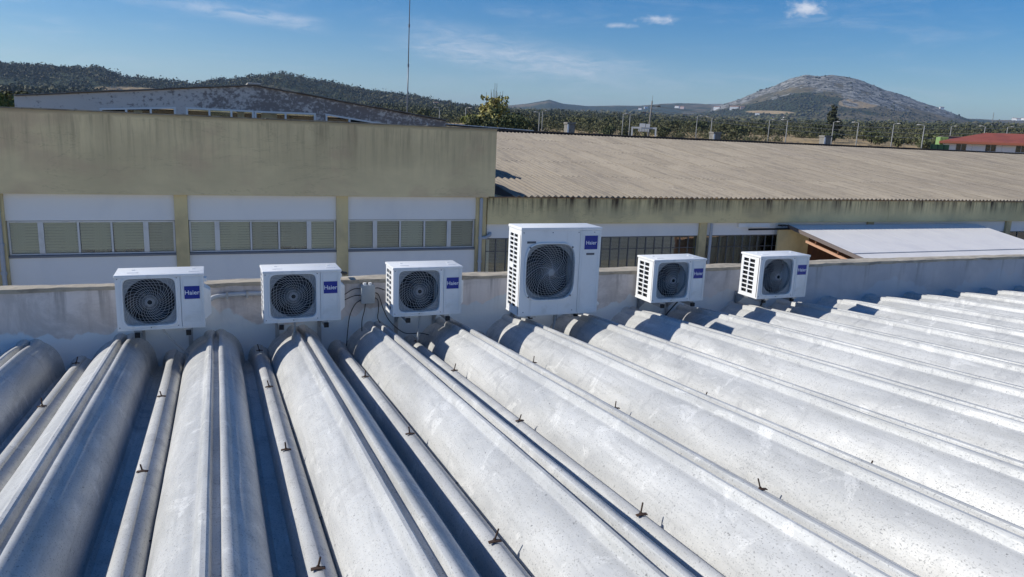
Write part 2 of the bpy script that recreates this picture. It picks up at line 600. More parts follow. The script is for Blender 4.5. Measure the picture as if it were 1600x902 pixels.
# hook bolt with its curved saddle washer (shared meshes)
bolt_mb = MB()
bolt_mb.tube([(0, 0, -.01), (0, 0, .070)], .0052, 6)
bolt_mb.tube([(0, 0, .006), (0, 0, .014)], .010, 6)
bolt_me = bolt_mb.mesh('bolt', M_RUST)
sad = MB()
for i in range(7):
    a = -.034 + .0113 * i
    sad.v += [(a, yy, -.9 * a * a * 3.2 + zz) for yy in (-.010, .010) for zz in (.003, .008)]
for i in range(6):
    o = i * 4
    sad.f += [(o, o + 4, o + 6, o + 2), (o + 1, o + 3, o + 7, o + 5), (o, o + 1, o + 5, o + 4), (o + 2, o + 6, o + 7, o + 3)]
sad.f += [(0, 2, 3, 1), (24, 25, 27, 26)]
sad_me = sad.mesh('washer', M_RUST)
clip_me = MB().box(-.003, .003, -.006, .006, -.01, .018).add([(-.018, -.005, .012), (.03, -.005, .022), (.03, .005, .022), (-.018, .005, .012)], [(0, 1, 2, 3)]).mesh('clip', M_BLACK)
for k in range(K0, K1):
    sweep(HUMP, k, 'roof_sheet', .045, .05, .007, M_ROOF)
    cap = sweep(RIDGE, k, 'joint_cap', .02, .045, .003, M_ROOF)
    for yb in (8.30, 6.77 + .02 * k, 4.96 + .03 * k, 3.25 + .02 * k, 1.45, -.35):
        if yb > 8 and k % 2:
            continue
        p = ridge_point(k, yb + random.uniform(-.05, .05))
        b = obj('bolt', bolt_me, cap, p)
        b.rotation_euler = (random.uniform(-.28, .28), random.uniform(-.25, .35), 0)
        b.scale.z = random.uniform(.7, 1.1)
        s_ = obj('washer', sad_me, cap, p + Vector((0, -.012, .003)))
        s_.rotation_euler = (R(4), 0, random.uniform(-.15, .15))
    for yb in (5.9, 4.1, 2.4):
        p = ridge_point(k, yb + random.uniform(-.2, .2), .535)
        obj('clip', clip_me, cap, p + Vector((0, 0, -.10)))

# ------------------------------------------------------------------ parapet between the two buildings
par = empty('parapet_wall', (0, 8.6, 0), 'low plastered parapet wall with ragged mortar top behind the air conditioners', 'wall')
WT = Z(-1.705)
mb = MB()
xs = np.arange(-14, 40.01, .5)
ztop = lambda x, q: WT - .012 * math.sin(x * .35 + q) + mnoise.noise(Vector((x * 1.3, q, 0))) * .012
for x in xs:
    mb.v += [(x, 0, 0), (x, 0, ztop(x, 0) - .03), (x, .20, ztop(x, 1) - .03), (x, .20, 0)]
for i in range(len(xs) - 1):
    o = i * 4
    mb.f += [(o, o + 4, o + 5, o + 1), (o + 1, o + 5, o + 6, o + 2), (o + 2, o + 6, o + 7, o + 3)]
mb.build('wall_face', M_WALL, par)
mb = MB()
xs = np.arange(-14, 40.01, .09)
for x in xs:
    j = lambda q, a=.009: mnoise.noise(Vector((x * 3.1, q * 7.7, 1))) * a + mnoise.noise(Vector((x * 11, q * 3.3, 4))) * a * .6
    mb.v += [(x, -.012 + j(1), ztop(x, 0) - .045 + j(2, .014)), (x, -.014 + j(3), ztop(x, 0) - .004 + j(4)), (x, .1, ztop(x, .5) + .006 + j(5)), (x, .215, ztop(x, 1) + j(6)), (x, .215, ztop(x, 1) - .05)]
for i in range(len(xs) - 1):
    o = i * 5
    mb.f += [(o + q, o + 5 + q, o + 6 + q, o + 1 + q) for q in range(4)]
mb.build('mortar_cap', M_CAP, par)


# ------------------------------------------------------------------ air conditioners
def supel(a, b, n, k=96):
    out_ = []
    for i in range(k):
        t = 2 * math.pi * i / k
        c, s_ = math.cos(t), math.sin(t)
        r = (abs(c / a) ** n + abs(s_ / b) ** n) ** (-1 / n)
        out_.append((r * c, r * s_))
    return out_


def holed_plate(mb, x0, x1, z0, z1, cx, cz, a, b, n, y, th, k=96):
    angs = [2 * math.pi * i / k for i in range(k)] + [math.atan2(zz - cz, xx - cx) % (2 * math.pi) for xx in (x0, x1) for zz in (z0, z1)]
    angs = sorted(set(round(q, 6) for q in angs))
    m = len(angs)
    vs = []
    for q in angs:
        c, s_ = math.cos(q), math.sin(q)
        r = (abs(c / a) ** n + abs(s_ / b) ** n) ** (-1 / n)
        t = min(((x1 - cx) / c if c > 1e-9 else (x0 - cx) / c if c < -1e-9 else 1e9),
                ((z1 - cz) / s_ if s_ > 1e-9 else (z0 - cz) / s_ if s_ < -1e-9 else 1e9))
        o_ = (cx + t * c, cz + t * s_)
        i_ = (cx + r * c, cz + r * s_)
        vs += [(o_[0], y, o_[1]), (i_[0], y, i_[1]), (i_[0], y + th, i_[1]), (o_[0], y + th, o_[1])]
    fs = []
    for i in range(m):
        p, q = i * 4, ((i + 1) % m) * 4
        fs += [(p, q, q + 1, p + 1)[::-1], (p + 1, q + 1, q + 2, p + 2)[::-1], (p, p + 3, q + 3, q)[::-1]]
    mb.add(vs, fs)


def ring(mb, pts_a, pts_b, close=True):
    m = len(pts_a)
    o = [(p) for p in pts_a] + [(p) for p in pts_b]
    mb.add(o, [(i, (i + 1) % m, m + (i + 1) % m, m + i) for i in range(m)])


def text_mesh(s, size, m, name='lettering'):
    cu = bpy.data.curves.new(name, 'FONT')
    cu.body = s
    cu.size = size
    cu.align_x, cu.align_y = 'CENTER', 'CENTER'
    cu.extrude = .0012
    cu.offset = size * .012
    cu.space_character = 1.02
    ob = bpy.data.objects.new(name, cu)
    COL.objects.link(ob)
    dg = bpy.context.evaluated_depsgraph_get()
    me = bpy.data.meshes.new_from_object(ob.evaluated_get(dg))
    bpy.data.objects.remove(ob)
    bpy.data.curves.remove(cu)
    me.transform(Matrix.Rotation(R(90), 4, 'X'))
    me.materials.clear()
    me.materials.append(m)
    me.name = name
    return me


def fan_blades(nb, r0, r1, y, sweep_):
    mb = MB()
    mb.tube([(0, y - .02, 0), (0, y + .06, 0)], r0, 20)
    for k in range(nb):
        a0 = 2 * math.pi * k / nb
        vs, n_ = [], 7
        for i in range(n_):
            f = i / (n_ - 1)
            r = r0 * .9 + (r1 - r0 * .9) * f
            for u in (0, .33, .66, 1):
                a = a0 + sweep_ * f ** 1.2 * .8 + u * (.62 + .5 * f)
                vs.append((r * math.cos(a), y + .055 * u - .01, r * math.sin(a)))
        fs = [(i * 4 + j, i * 4 + j + 1, i * 4 + j + 5, i * 4 + j + 4) for i in range(n_ - 1) for j in range(3)]
        mb.add(vs, fs)
    return mb


def grille(a, b, n, arms, rings_, swirl, dome, hub, rad, major=0, sq_rings=2):
    mb = MB()

    def yy(x, z):
        q = (abs(x / a) ** 2 + abs(z / b) ** 2)
        return -dome * max(0.0, 1 - .6 * q)
    for k in range(arms):
        t0 = 2 * math.pi * k / arms
        pts = []
        for i in range(10):
            f = i / 9
            t = t0 + swirl * (f ** .7)
            c, s_ = math.cos(t), math.sin(t)
            R_ = (abs(c / a) ** n + abs(s_ / b) ** n) ** (-1 / n)
            r = hub + (R_ - hub) * f
            pts.append((r * c, yy(r * c, r * s_), r * s_))
        mb.tube(pts, rad * (1.8 if major and k % major == 0 else 1.0), 4, cap=False)
    for j in range(rings_):
        f = (j + .6) / rings_
        ex = 2 + (n - 2) * max(0, f - .55) / .45 if f > .55 else 2
        pts = []
        for i in range(49):
            t = 2 * math.pi * i / 48
            c, s_ = math.cos(t), math.sin(t)
            R_ = (abs(c / a) ** ex + abs(s_ / b) ** ex) ** (-1 / ex)
            r = hub + (R_ - hub) * f
            pts.append((r * c, yy(r * c, r * s_) + .004, r * s_))
        mb.tube(pts, rad * .9, 4, cap=False)
    mb.tube([(hub * math.cos(t), -dome - .002, hub * math.sin(t)) for t in [2 * math.pi * i / 20 for i in range(21)]], rad * 1.5, 4, cap=False)
    return mb


def side_grille(D, H, z0, z1, rows, cols, skip=None, lead=.030, bar=.007):
    """left side of a unit: a sheet pierced by columns of openings over the dark coil"""
    mb = MB()
    y0, y1 = .035, D - .012
    zz = [z0 + (z1 - z0) * i / rows for i in range(rows + 1)]
    yw = (y1 - y0 - lead - .025) / cols
    mb.box(0, .012, y0 - .02, y0 + lead, .02, H - .03)
    for c in range(cols):
        ya = y0 + lead + c * yw
        mb.box(0, .012, ya + yw - .022, ya + yw, .02, H - .03)
        for i in range(rows + 1):
            mb.box(.0005, .011, ya, ya + yw - .022, zz[i] - bar, zz[i] + bar)
        mb.box(.0005, .011, ya, ya + yw - .022, .02, z0 - bar)
        mb.box(.0005, .011, ya, ya + yw - .022, z1 + bar, H - .03)
        if skip is not None and c == cols - 1:
            mb.box(.0008, .0107, ya, ya + yw - .022, zz[skip] + .003, zz[skip + 1] - .003)
    mb.box(0, .012, y0 + lead + cols * yw, y1, .02, H - .03)
    return mb


HAIER_S = text_mesh('Haier', .062, M_LET)
HAIER_L = text_mesh('Haier', .062, M_LET)


def make_small(W_=.80, H=.565, D=.40):
    root = empty('air_conditioner', (0, 0, 0))
    mb = MB()                               # shell: back, right side, bottom tray
    mb.box(W_ - .014, W_, .012, D, .02, H - .03)
    mb.box(.014, W_ - .014, D - .012, D, .02, H - .03)
    mb.box(0, W_, .003, D, 0, .0195)
    mb.box(W_ - .27, W_ - .262, .03, D - .014, .02, H - .03)
    mb.build('casing', M_ACW, root, bevel=.003)
    lid = MB().box(-.008, W_ + .008, -.010, D + .008, H - .028, H)
    lid_o = lid.build('lid', M_ACW, root, smooth=40, bevel=.008)
    dents = MB()
    for x_ in (.10, .66):
        dents.box(x_, x_ + .10, .10, .125, H - .0005, H + .004)
        dents.box(x_ + .03, x_ + .06, .25, .28, H - .0005, H + .005)
    dents.build('lid_rib', M_ACW, lid_o, bevel=.0015)
    fx0, fx1 = .0, .585
    cx, cz, a = .300, .288, .232
    mb = MB()
    holed_plate(mb, fx0, fx1 - .0035, .02, H - .029, cx, cz, a + .020, a + .020, 9, 0, .03)
    fp = mb.build('front_panel', M_ACW, root)
    # stepped rim round the fan opening
    mb = MB()
    o1 = [(cx + x, -.007, cz + z) for x, z in supel(a + .022, a + .022, 9)]
    o0 = [(cx + x, .001, cz + z) for x, z in supel(a + .026, a + .026, 9)]
    i1 = [(cx + x, -.007, cz + z) for x, z in supel(a + .006, a + .006, 9)]
    i0 = [(cx + x, .018, cz + z) for x, z in supel(a, a, 9)]
    ring(mb, o0, o1)
    ring(mb, o1, i1)
    ring(mb, i1, i0)
    mb.build('rim', M_ACW, fp, smooth=35)
    mb = MB()
    holed_plate(mb, cx - a - .018, cx + a + .018, cz - a - .018, cz + a + .018, cx, cz, a - .004, a - .004, 2, .024, .05)
    mb.build('orifice', M_ACG, root)
    mb = MB().box(cx - a - .02, cx + a + .02, .215, .22, .03, H - .04)
    mb.box(.026, .032, .05, D - .02, .03, H - .04)
    mb.build('coil', M_COIL, root)
    fb = fan_blades(3, .055, a - .02, .10, .9).build('fan', M_FAN, root, smooth=35, loc=(cx, 0, cz))
    grille(a + .003, a + .003, 9, 38, 8, 1.15, .020, .026, .0015).build('fan_grille', M_WIRE, root, loc=(cx, .004, cz))
    side_grille(D, H, .045, H - .055, 8, 2, None, .075, .0075).build('side_grille', M_ACW, root)
    mb = MB().box(fx1, W_ - .002, -.002, .012, .02, H - .029)
    sp_ = mb.build('service_panel', M_ACW, root, bevel=.003)
    mb = MB()
    x0, x1 = fx1 + .022, W_ - .030
    for (p, q, r_, s_) in ((x0, x1, .036, .041), (x0, x1, H - .052, H - .047), (x0, x0 + .005, .041, H - .052), (x1 - .005, x1, .041, H - .052)):
        mb.box(p, q, -.0055, -.001, r_, s_)
    for i in range(8):
        mb.box(x0 + .010, x1 - .010, -.0055, -.001, .062 + i * .0145, .0685 + i * .0145)
    mb.build('rib', M_ACW, sp_)
    lg = MB().box(fx1 + .032, W_ - .040, -.0060, -.0015, .305, .435).build('logo', M_BLUE, root)
    t = obj('lettering', HAIER_S, lg, ((fx1 + W_) / 2 - .004, -.0068, .368))
    # valve cover on the right flank, foot rails
    vs = [(W_, .10, .06), (W_ + .062, .13, .11), (W_ + .062, .13, .36), (W_, .10, .40), (W_, .31, .06), (W_ + .062, .29, .11), (W_ + .062, .29, .36), (W_, .31, .40)]
    vc = MB().add(vs, [(0, 1, 2, 3), (7, 6, 5, 4), (0, 4, 5, 1), (1, 5, 6, 2), (2, 6, 7, 3)]).build('valve_cover', M_ACW, root, bevel=.006)
    hd = MB().box(W_ + .002, W_ + .028, .10, .20, .455, .495)
    hd.build('handle', M_ACW, root, bevel=.004)
    for x_ in (.14, .60):
        MB().box(x_, x_ + .06, .01, D - .01, -.022, -.001).build('foot', M_GALV, root)
    sc = MB()
    for (x_, z_) in ((.02, .035), (.30, .026), (.55, .035), (.02, H - .04), (.55, H - .04)):
        sc.tube([(x_, -.004, z_), (x_, .004, z_)], .005, 6)
    sc.build('screw', M_BADGE, root)
    return root


def make_big(W_=1.045, H=1.056, D=.40):
    root = empty('air_conditioner', (0, 0, 0))
    mb = MB()
    mb.box(W_ - .014, W_, .012, D, .02, H - .03)
    mb.box(.014, W_ - .014, D - .012, D, .02, H - .03)
    mb.box(0, W_, .003, D, 0, .0195)
    mb.box(W_ - .31, W_ - .302, .03, D - .014, .02, H - .03)
    mb.build('casing', M_ACW, root, bevel=.003)
    MB().box(-.006, W_ + .006, -.008, D + .006, H - .036, H).build('lid', M_ACW, root, smooth=40, bevel=.007)
    fx1 = .765
    cx, cz, a, b = .385, .530, .318, .338
    mb = MB()
    holed_plate(mb, 0, fx1 - .003, .02, H - .037, cx, cz, a, b, 4.2, 0, .03)
    fp = mb.build('front_panel', M_ACW, root)
    mb = MB()
    r0 = [(cx + x, .001, cz + z) for x, z in supel(a + .016, b + .016, 4.2)]
    r1 = [(cx + x, -.018, cz + z) for x, z in supel(a + .010, b + .010, 4.2)]
    r2 = [(cx + x, -.020, cz + z) for x, z in supel(a - .002, b - .002, 4.2)]
    r3 = [(cx + x, .012, cz + z) for x, z in supel(a - .010, b - .010, 4.2)]
    ring(mb, r0, r1)
    ring(mb, r1, r2)
    ring(mb, r2, r3)
    mb.build('rim', M_ACW, fp, smooth=50)
    mb = MB()
    holed_plate(mb, cx - a - .012, cx + a + .012, cz - b - .012, cz + b + .012, cx, cz, a - .006, a - .006, 2.2, .035, .05)
    mb.build('orifice', M_ACG, root)
    mb = MB().box(cx - a - .02, cx + a + .02, .235, .24, .03, H - .04)
    mb.box(.026, .032, .05, D - .02, .03, H - .04)
    mb.build('coil', M_COIL, root)
    fan_blades(3, .075, a - .02, .12, 1.1).build('fan', M_FAN, root, smooth=35, loc=(cx, 0, cz))
    grille(a - .004, b - .004, 4.2, 42, 14, 1.25, .030, .036, .0016, major=7).build('fan_grille', M_WIRE, root, loc=(cx, -.004, cz))
    MB().tube([(cx, -.040, cz), (cx, -.032, cz)], .036, 20).build('hub_badge', M_ACG, root)
    sc = MB()
    for sx in (-1, 1):
        for sz in (-1, 1):
            x_, z_ = cx + sx * (a - .045), cz + sz * (b - .045)
            sc.tube([(x_, -.026, z_), (x_, .01, z_)], .010, 8)
    for x_, z_ in ((.03, H - .06), (.40, H - .06), (.74, H - .06), (.95, H - .06), (.06, .05), (.70, .05)):
        sc.tube([(x_, -.004, z_), (x_, .004, z_)], .006, 6)
    sc.build('screw', M_BADGE, root)
    side_grille(D, H, .085, H - .085, 17, 2, 9, .075, .0085).build('side_grille', M_ACW, root)
    sp_ = MB().box(fx1, W_ - .002, -.003, .012, .02, H - .037).build('service_panel', M_ACW, root, bevel=.003)
    mb = MB()
    x0, x1 = fx1 + .030, W_ - .030
    for (p, q, r_, s_) in ((x0, x1, .060, .065), (x0, x1, H - .075, H - .070), (x0, x0 + .005, .065, H - .075), (x1 - .005, x1, .065, H - .075)):
        mb.box(p, q, -.0065, -.002, r_, s_)
    mb.box(x1 - .09, x1 - .03, -.009, -.002, .33, .342)
    mb.build('rib', M_ACW, sp_)
    lg = MB().box(fx1 + .058, W_ - .050, -.0075, -.0025, .79, .955).build('logo', M_BLUE, root)
    obj('lettering', HAIER_L, lg, ((fx1 + W_) / 2 + .004, -.0085, .868))
    MB().box(fx1 + .088, W_ - .085, -.0075, -.0025, .722, .745).build('badge', M_BADGE, root)
    MB().box(.075, .185, -.0045, .001, .872, .896).build('badge', M_BADGE, root)
    for x_ in (.16, .80):
        MB().box(x_, x_ + .07, .01, D - .01, -.022, -.001).build('foot', M_GALV, root)
    mb = MB().box(W_ + .0005, W_ + .012, .12, .26, .44, .50)
    mb.build('handle', M_ACW, root, bevel=.003)
    return root


UNITS = [  # x, front y, base z, scale, label
    (-.905, 8.00, -2.045, 1.0, 'small white air conditioner at the left end of the row, trailing a pale hose'),
    (.470, 8.00, -2.045, 1.0, 'small white air conditioner left of the grey junction box'),
    (1.845, 8.00, -2.045, 1.0, 'small white air conditioner between the junction box and the tall one'),
    (5.225, 8.00, -2.040, 1.005, 'small white air conditioner just right of the tall one'),
    (6.860, 7.93, -2.045, 1.055, 'small white air conditioner at the right end of the row by the pale lean-to'),
]
GAC = 'air conditioners along the parapet'
small = make_small()
units = []
for i, (x, y, z, sc_, lab) in enumerate(UNITS):
    o = small if i == 0 else copy_tree(small)
    o.location = (x, y, Z(z))
    o.scale = (sc_, 1.0, sc_)
    o.rotation_euler.z = R((0, .3, -.4, .3, -.3)[i])
    tag(o, lab, 'air conditioner', GAC)
    units.append((x, .80 * sc_, z))
big = make_big()
big.location = (3.305, 7.85, Z(-2.082))
tag(big, 'tall white air conditioner with a big round-cornered fan guard in mid row', 'air conditioner', GAC)
units.insert(3, (3.305, 1.045, -2.082))


def make_bracket():
    root = empty('wall_bracket', (0, 0, 0))
    a = MB()
    a.box(-.022, .022, 0, .60, -.004, 0)
    a.box(-.022, -.018, 0, .60, -.042, -.0042)
    a.box(.018, .022, 0, .60, -.042, -.0042)
    a.build('arm', M_GALV, root)
    MB().box(-.024, .024, -.004, .030, -.046, .003).build('end_cap', M_BLACK, root)
    MB().box(-.022, .022, .595, .601, -.40, -.043).build('upright', M_GALV, root)
    MB().add([(-.003, .60, -.05), (-.003, .60, -.20), (-.003, .40, -.043), (.003, .60, -.05), (.003, .60, -.20), (.003, .40, -.043)], [(0, 1, 2), (5, 4, 3), (0, 2, 5, 3), (2, 1, 4, 5)]).build('gusset', M_GALV, root)
    return root


proto = make_bracket()
names = ['the leftmost small air conditioner', 'the small air conditioner left of the junction box', 'the small air conditioner right of the junction box',
         'the tall air conditioner', 'the small air conditioner right of the tall one', 'the rightmost small air conditioner']
first = True
for (x, wd, z), nm in zip(units, names):
    for side, fx in (('left', .215), ('right', .80)):
        o = proto if first else copy_tree(proto)
        first = False
        o.location = (x + wd * fx, 7.985, Z(z) - .024)
        tag(o, f'{side} steel bracket under {nm}', 'bracket', 'brackets under the air conditioners')

# hoses, cables, conduit, junction box
def smooth_path(pts, n=8):
    P = [Vector(p) for p in pts]
    P = [P[0] * 2 - P[1]] + P + [P[-1] * 2 - P[-2]]
    o = []
    for i in range(1, len(P) - 2):
        for j in range(n):
            t = j / n
            a, b, c, d = P[i - 1:i + 3]
            o.append(.5 * ((2 * b) + (c - a) * t + (2 * a - 5 * b + 4 * c - d) * t * t + (3 * b - a - 3 * c + d) * t ** 3))
    o.append(P[-2])
    return o


def line(name, pts, r, m, label, cat, group=None, n=7):
    pts = smooth_path(pts)
    o = empty(name, pts[0], label, cat, group)
    mb = MB().tube([p - pts[0] for p in pts], r, n)
    me = mb.mesh(name, m, True)
    COL.objects.unlink(o)
    bpy.data.objects.remove(o)
    o = obj(name, me, None, pts[0])
    return tag(o, label, cat, group)


GH = 'drain hoses under the air conditioners'
line('drain_hose', [(-.50, 8.06, Z(-2.04)), (-.49, 8.10, Z(-2.10)), (-.40, 8.22, Z(-2.26)), (-.30, 8.30, Z(-2.40)), (-.26, 8.30, Z(-2.52))], .011, M_HOSE, 'pale curling hose under the leftmost small air conditioner', 'hose', GH)
for x, y, zt, zb, lab in ((.80, 8.20, -2.04, -2.36, 'straight hose under the air conditioner left of the junction box'),
                          (2.22, 8.24, -2.04, -2.42, 'straight hose under the air conditioner right of the junction box'),
                          (3.90, 8.08, -2.08, -2.36, 'pale straight hose under the tall air conditioner'),
                          (5.52, 8.20, -2.04, -2.42, 'pale straight hose under the air conditioner right of the tall one'),
                          (7.22, 8.15, -2.04, -2.36, 'short hose under the rightmost air conditioner')):
    line('drain_hose', [(x, y, Z(zt)), (x - .005, y, Z(zt - .15)), (x - .02, y + .02, Z(zb))], .013, M_HOSE, lab, 'hose', GH)
con = line('conduit', [(-.06, 8.50, Z(-1.87)), (.0, 8.53, Z(-1.845)), (.14, 8.56, Z(-1.835)), (.36, 8.56, Z(-1.83)), (.50, 8.55, Z(-1.83))], .026, M_HOSE, 'pale insulated pipe joining the two leftmost air conditioners', 'pipe', None, 10)
for x_ in (.12, .33):
    MB().box(x_ + .06 - .012, x_ + .06 + .012, .03, .09, -.005, .070).build('clamp', M_GALV, con)
jb = empty('junction_box', (1.665, 8.60, Z(-1.99)), 'grey plastic junction box with cables on the parapet', 'junction box')
MB().box(-.078, .078, -.085, -.002, 0, .215).build('box', M_BOX, jb, smooth=40, bevel=.008)
MB().box(-.080, .080, -.100, -.0865, -.003, .218).build('lid', M_BOX, jb, smooth=40, bevel=.005)
for sx in (-.035, .03):
    MB().tube([(sx, -.05, .213), (sx, -.05, .240)], .020, 10).build('gland', M_ACW, jb, smooth=40)
GC = 'cables at the junction box'
zj = -1.99
cab = [([(1.59, 8.55, Z(zj + .17)), (1.50, 8.56, Z(zj + .165)), (1.38, 8.54, Z(zj + .10)), (1.28, 8.48, Z(zj + .06))], 'upper black cable running left from the junction box to the air conditioner'),
       ([(1.59, 8.55, Z(zj + .09)), (1.50, 8.55, Z(zj + .085)), (1.38, 8.53, Z(zj + .04)), (1.30, 8.47, Z(zj + .01))], 'lower black cable running left from the junction box to the air conditioner'),
       ([(1.59, 8.54, Z(zj + .04)), (1.52, 8.56, Z(zj - .02)), (1.46, 8.57, Z(zj - .16)), (1.43, 8.55, Z(zj - .36)), (1.41, 8.50, Z(zj - .50))], 'black cable hanging at far left below the junction box'),
       ([(1.64, 8.54, Z(zj + .0)), (1.63, 8.56, Z(zj - .10)), (1.60, 8.55, Z(zj - .22)), (1.59, 8.50, Z(zj - .36))], 'black cable dropping from the bottom of the junction box'),
       ([(1.745, 8.54, Z(zj + .06)), (1.79, 8.56, Z(zj + .02)), (1.80, 8.57, Z(zj - .10)), (1.79, 8.56, Z(zj - .2)), (1.83, 8.50, Z(zj - .28))], 'short black cable hanging right of the junction box'),
       ([(1.745, 8.54, Z(zj + .12)), (1.80, 8.56, Z(zj + .08)), (1.86, 8.56, Z(zj - .10)), (1.94, 8.54, Z(zj - .25)), (2.10, 8.48, Z(zj - .38)), (2.30, 8.44, Z(zj - .385)), (2.45, 8.40, Z(zj - .43))], 'long black cable looping down to the roof right of the junction box'),
       ([(1.745, 8.55, Z(zj + .17)), (1.80, 8.56, Z(zj + .168)), (1.86, 8.52, Z(zj + .15)), (1.93, 8.42, Z(zj + .14))], 'black cable running right from the junction box to the air conditioner')]
for pts, lab in cab:
    line('cable', pts, .005, M_BLACK, lab, 'cable', GC, 6)
line('pipe', [(1.285, 8.32, Z(-1.58)), (1.33, 8.45, Z(-1.60)), (1.40, 8.6, Z(-1.64)), (1.44, 8.72, Z(-1.665))], .022, M_BLACK, 'short black pipe over the parapet top beside an air conditioner', 'pipe', None, 8)
pe = line('pipe', [(4.34, 8.15, Z(-2.02)), (4.42, 8.16, Z(-2.03)), (4.50, 8.17, Z(-2.04)), (4.54, 8.2, Z(-2.06))], .030, M_ACW, 'white capped pipe stub low on the right of the tall air conditioner', 'pipe', None, 10)
line('cable', [(5.95, 8.35, Z(-2.06)), (5.85, 8.40, Z(-2.2)), (5.70, 8.40, Z(-2.36)), (5.62, 8.38, Z(-2.42))], .009, M_BLACK, 'black cable slanting below the air conditioner right of the tall one', 'cable', None, 6)
line('cable', [(7.35, 8.35, Z(-2.06)), (7.36, 8.36, Z(-2.15)), (7.30, 8.36, Z(-2.3))], .009, M_BLACK, 'black cable below the rightmost air conditioner', 'cable', None, 6)

# ------------------------------------------------------------------ long building across the yard
YF = 18.5
ob = empty('office_building', (0, YF, 0), 'long beige building with high parapet and strip windows across the yard', 'building')
M_PAR = streaked('stained_parapet', (.81, .66, .385), (.23, .18, .11), Z(.155), 1.6, dens=(.40, .70), st=.48, blot=(.60, .42, .27))
mb = MB()                                   # parapet: thick band with a slightly uneven top
xs = np.concatenate([np.arange(-16, 6.9, .6), [6.93]])
for x in xs:
    zt = Z(.150) + mnoise.noise(Vector((x * .7, 0, 2))) * .006
    for (y_, z_) in ((-.10, Z(-1.60)), (-.10, zt), (.16, zt + .004), (.16, Z(-1.60))):
        mb.v.append((x, y_, z_))
for i in range(len(xs) - 1):
    o = i * 4
    mb.f += [(o + q, o + 4 + q, o + 4 + (q + 1) % 4, o + (q + 1) % 4) for q in range(4)]
o = (len(xs) - 1) * 4
mb.f += [(0, 1, 2, 3), (o + 3, o + 2, o + 1, o)]
mb.build('parapet', M_PAR, ob)
mb = MB()
for i in range(24):                         # thin coping pieces on top
    a, b_ = -16 + i * .957, -16 + (i + 1) * .957 - .008
    q = random.uniform(-.006, .006)
    c = MB().box(a, b_, -.118, .178, Z(.153) + q, Z(.180) + q)
    c.build('coping', mat('coping_stone', (.30, .27, .20), .9, layers=[((.14, .12, .09), (3, 3, 3), .4, .65, .7)]), ob)
PIL = [(-4.35, -4.07), (-.79, -.51), (2.84, 3.12), (6.47, 6.75)]
for a, b_ in PIL + [(-7.9, -7.62), (-11.4, -11.12), (-14.9, -14.62)]:
    MB().box(a, b_, -.02, .30, 0, Z(-1.603)).build('pillar', M_BEIGE, ob, bevel=.008)
M_SILL = mat('dark_sill', (.20, .21, .23), .7)


def window(x0, x1, z0, z1, mull, yb, parent, blinds, thick):
    fr = MB()
    d0, d1 = yb, yb + .06
    fr.box(x0, x1, d0, d1, z1 - .035, z1)
    fr.box(x0, x1, d0, d1, z0, z0 + .035)
    fr.box(x0, x0 + .04, d0, d1, z0 + .035, z1 - .035)
    fr.box(x1 - .04, x1, d0, d1, z0 + .035, z1 - .035)
    for q, m_ in enumerate(mull):
        h_ = .055 if thick[q] else .022
        fr.box(m_ - h_, m_ + h_, d0 + (.0 if thick[q] else .012), d1 - .002, z0 + .035, z1 - .035)
    wo = fr.build('window', M_ALU, parent, bevel=.004)
    edges = [x0] + list(mull) + [x1]
    for i in range(len(edges) - 1):
        a, b_ = edges[i] + .03, edges[i + 1] - .03
        MB().box(a, b_, d0 + .030, d0 + .034, z0 + .03, z1 - .03).build('pane', M_GLASS, wo)
        k = blinds[i]
        if k:
            sl = MB()
            zz = z1 - .04
            while zz > z0 + .03 + (z1 - z0) * (1 - k):
                sl.add([(a, d1 + .046, zz), (b_, d1 + .046, zz), (b_, d1 + .020, zz - .054), (a, d1 + .020, zz - .054)], [(3, 2, 1, 0)])
                zz -= .062
            sl.build('blind', M_BLINDS[random.choice((0, 0, 1, 2))], wo)
        if k < .95 or random.random() < .6:
            cu = MB()
            a2 = a + (b_ - a) * random.uniform(.0, .6)
            b2 = min(b_, a2 + random.uniform(.12, .3))
            n_ = 10
            for j in range(n_ + 1):
                x_ = a2 + (b2 - a2) * j / n_
                cu.v += [(x_, d1 + .10 + .02 * (j % 2), z0 + .03), (x_, d1 + .10 + .02 * (j % 2), z1 - .03)]
            cu.f = [(2 * j, 2 * j + 2, 2 * j + 3, 2 * j + 1) for j in range(n_)]
            cu.build('curtain', M_CURT2, wo)
    return wo


M_CURT2 = mat('pale_curtain', (.62, .60, .50), .9)
BAYS = [(-4.07, -.79, [-3.45, -2.74, -2.09, -1.40]), (-.51, 2.84, [.10, .85, 1.49, 2.19]), (3.12, 6.47, [3.81, 4.46, 5.10, 5.76]),
        (-7.62, -4.35, [-7.0, -6.3, -5.65, -4.95])]
WZ1, WZ0 = Z(-2.20), Z(-2.945)
for bi, (a, b_, ml) in enumerate(BAYS):
    MB().box(a, b_, .06, .28, WZ1 + .012, Z(-1.605)).build('upper_panel', M_WHITE, ob)
    MB().box(a, b_, .06, .28, 0, WZ0 - .055).build('lower_panel', M_WHITE, ob)
    MB().box(a, b_, .03, .20, WZ0 - .050, WZ0 - .004).build('sill', M_SILL, ob)
    window(a + .01, b_ - .01, WZ0, WZ1, ml, .10, ob, [(1, .95, .9, .92, 1), (1, 1, .96, .9, 1), (1, 1, .97, 1, 1), (1, 1, 1, 1, 1)][bi], [1, 0, 0, 1])
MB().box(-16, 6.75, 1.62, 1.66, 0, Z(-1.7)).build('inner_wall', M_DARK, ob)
MB().box(-16, 6.93, .17, 21.0, Z(-1.0), Z(-.86)).build('flat_roof', mat('grey_felt', (.22, .22, .22), .9), ob)
MB().box(6.72, 6.92, .17, 21.0, 0, Z(-1.003)).build('side_wall', M_WHITE, ob)
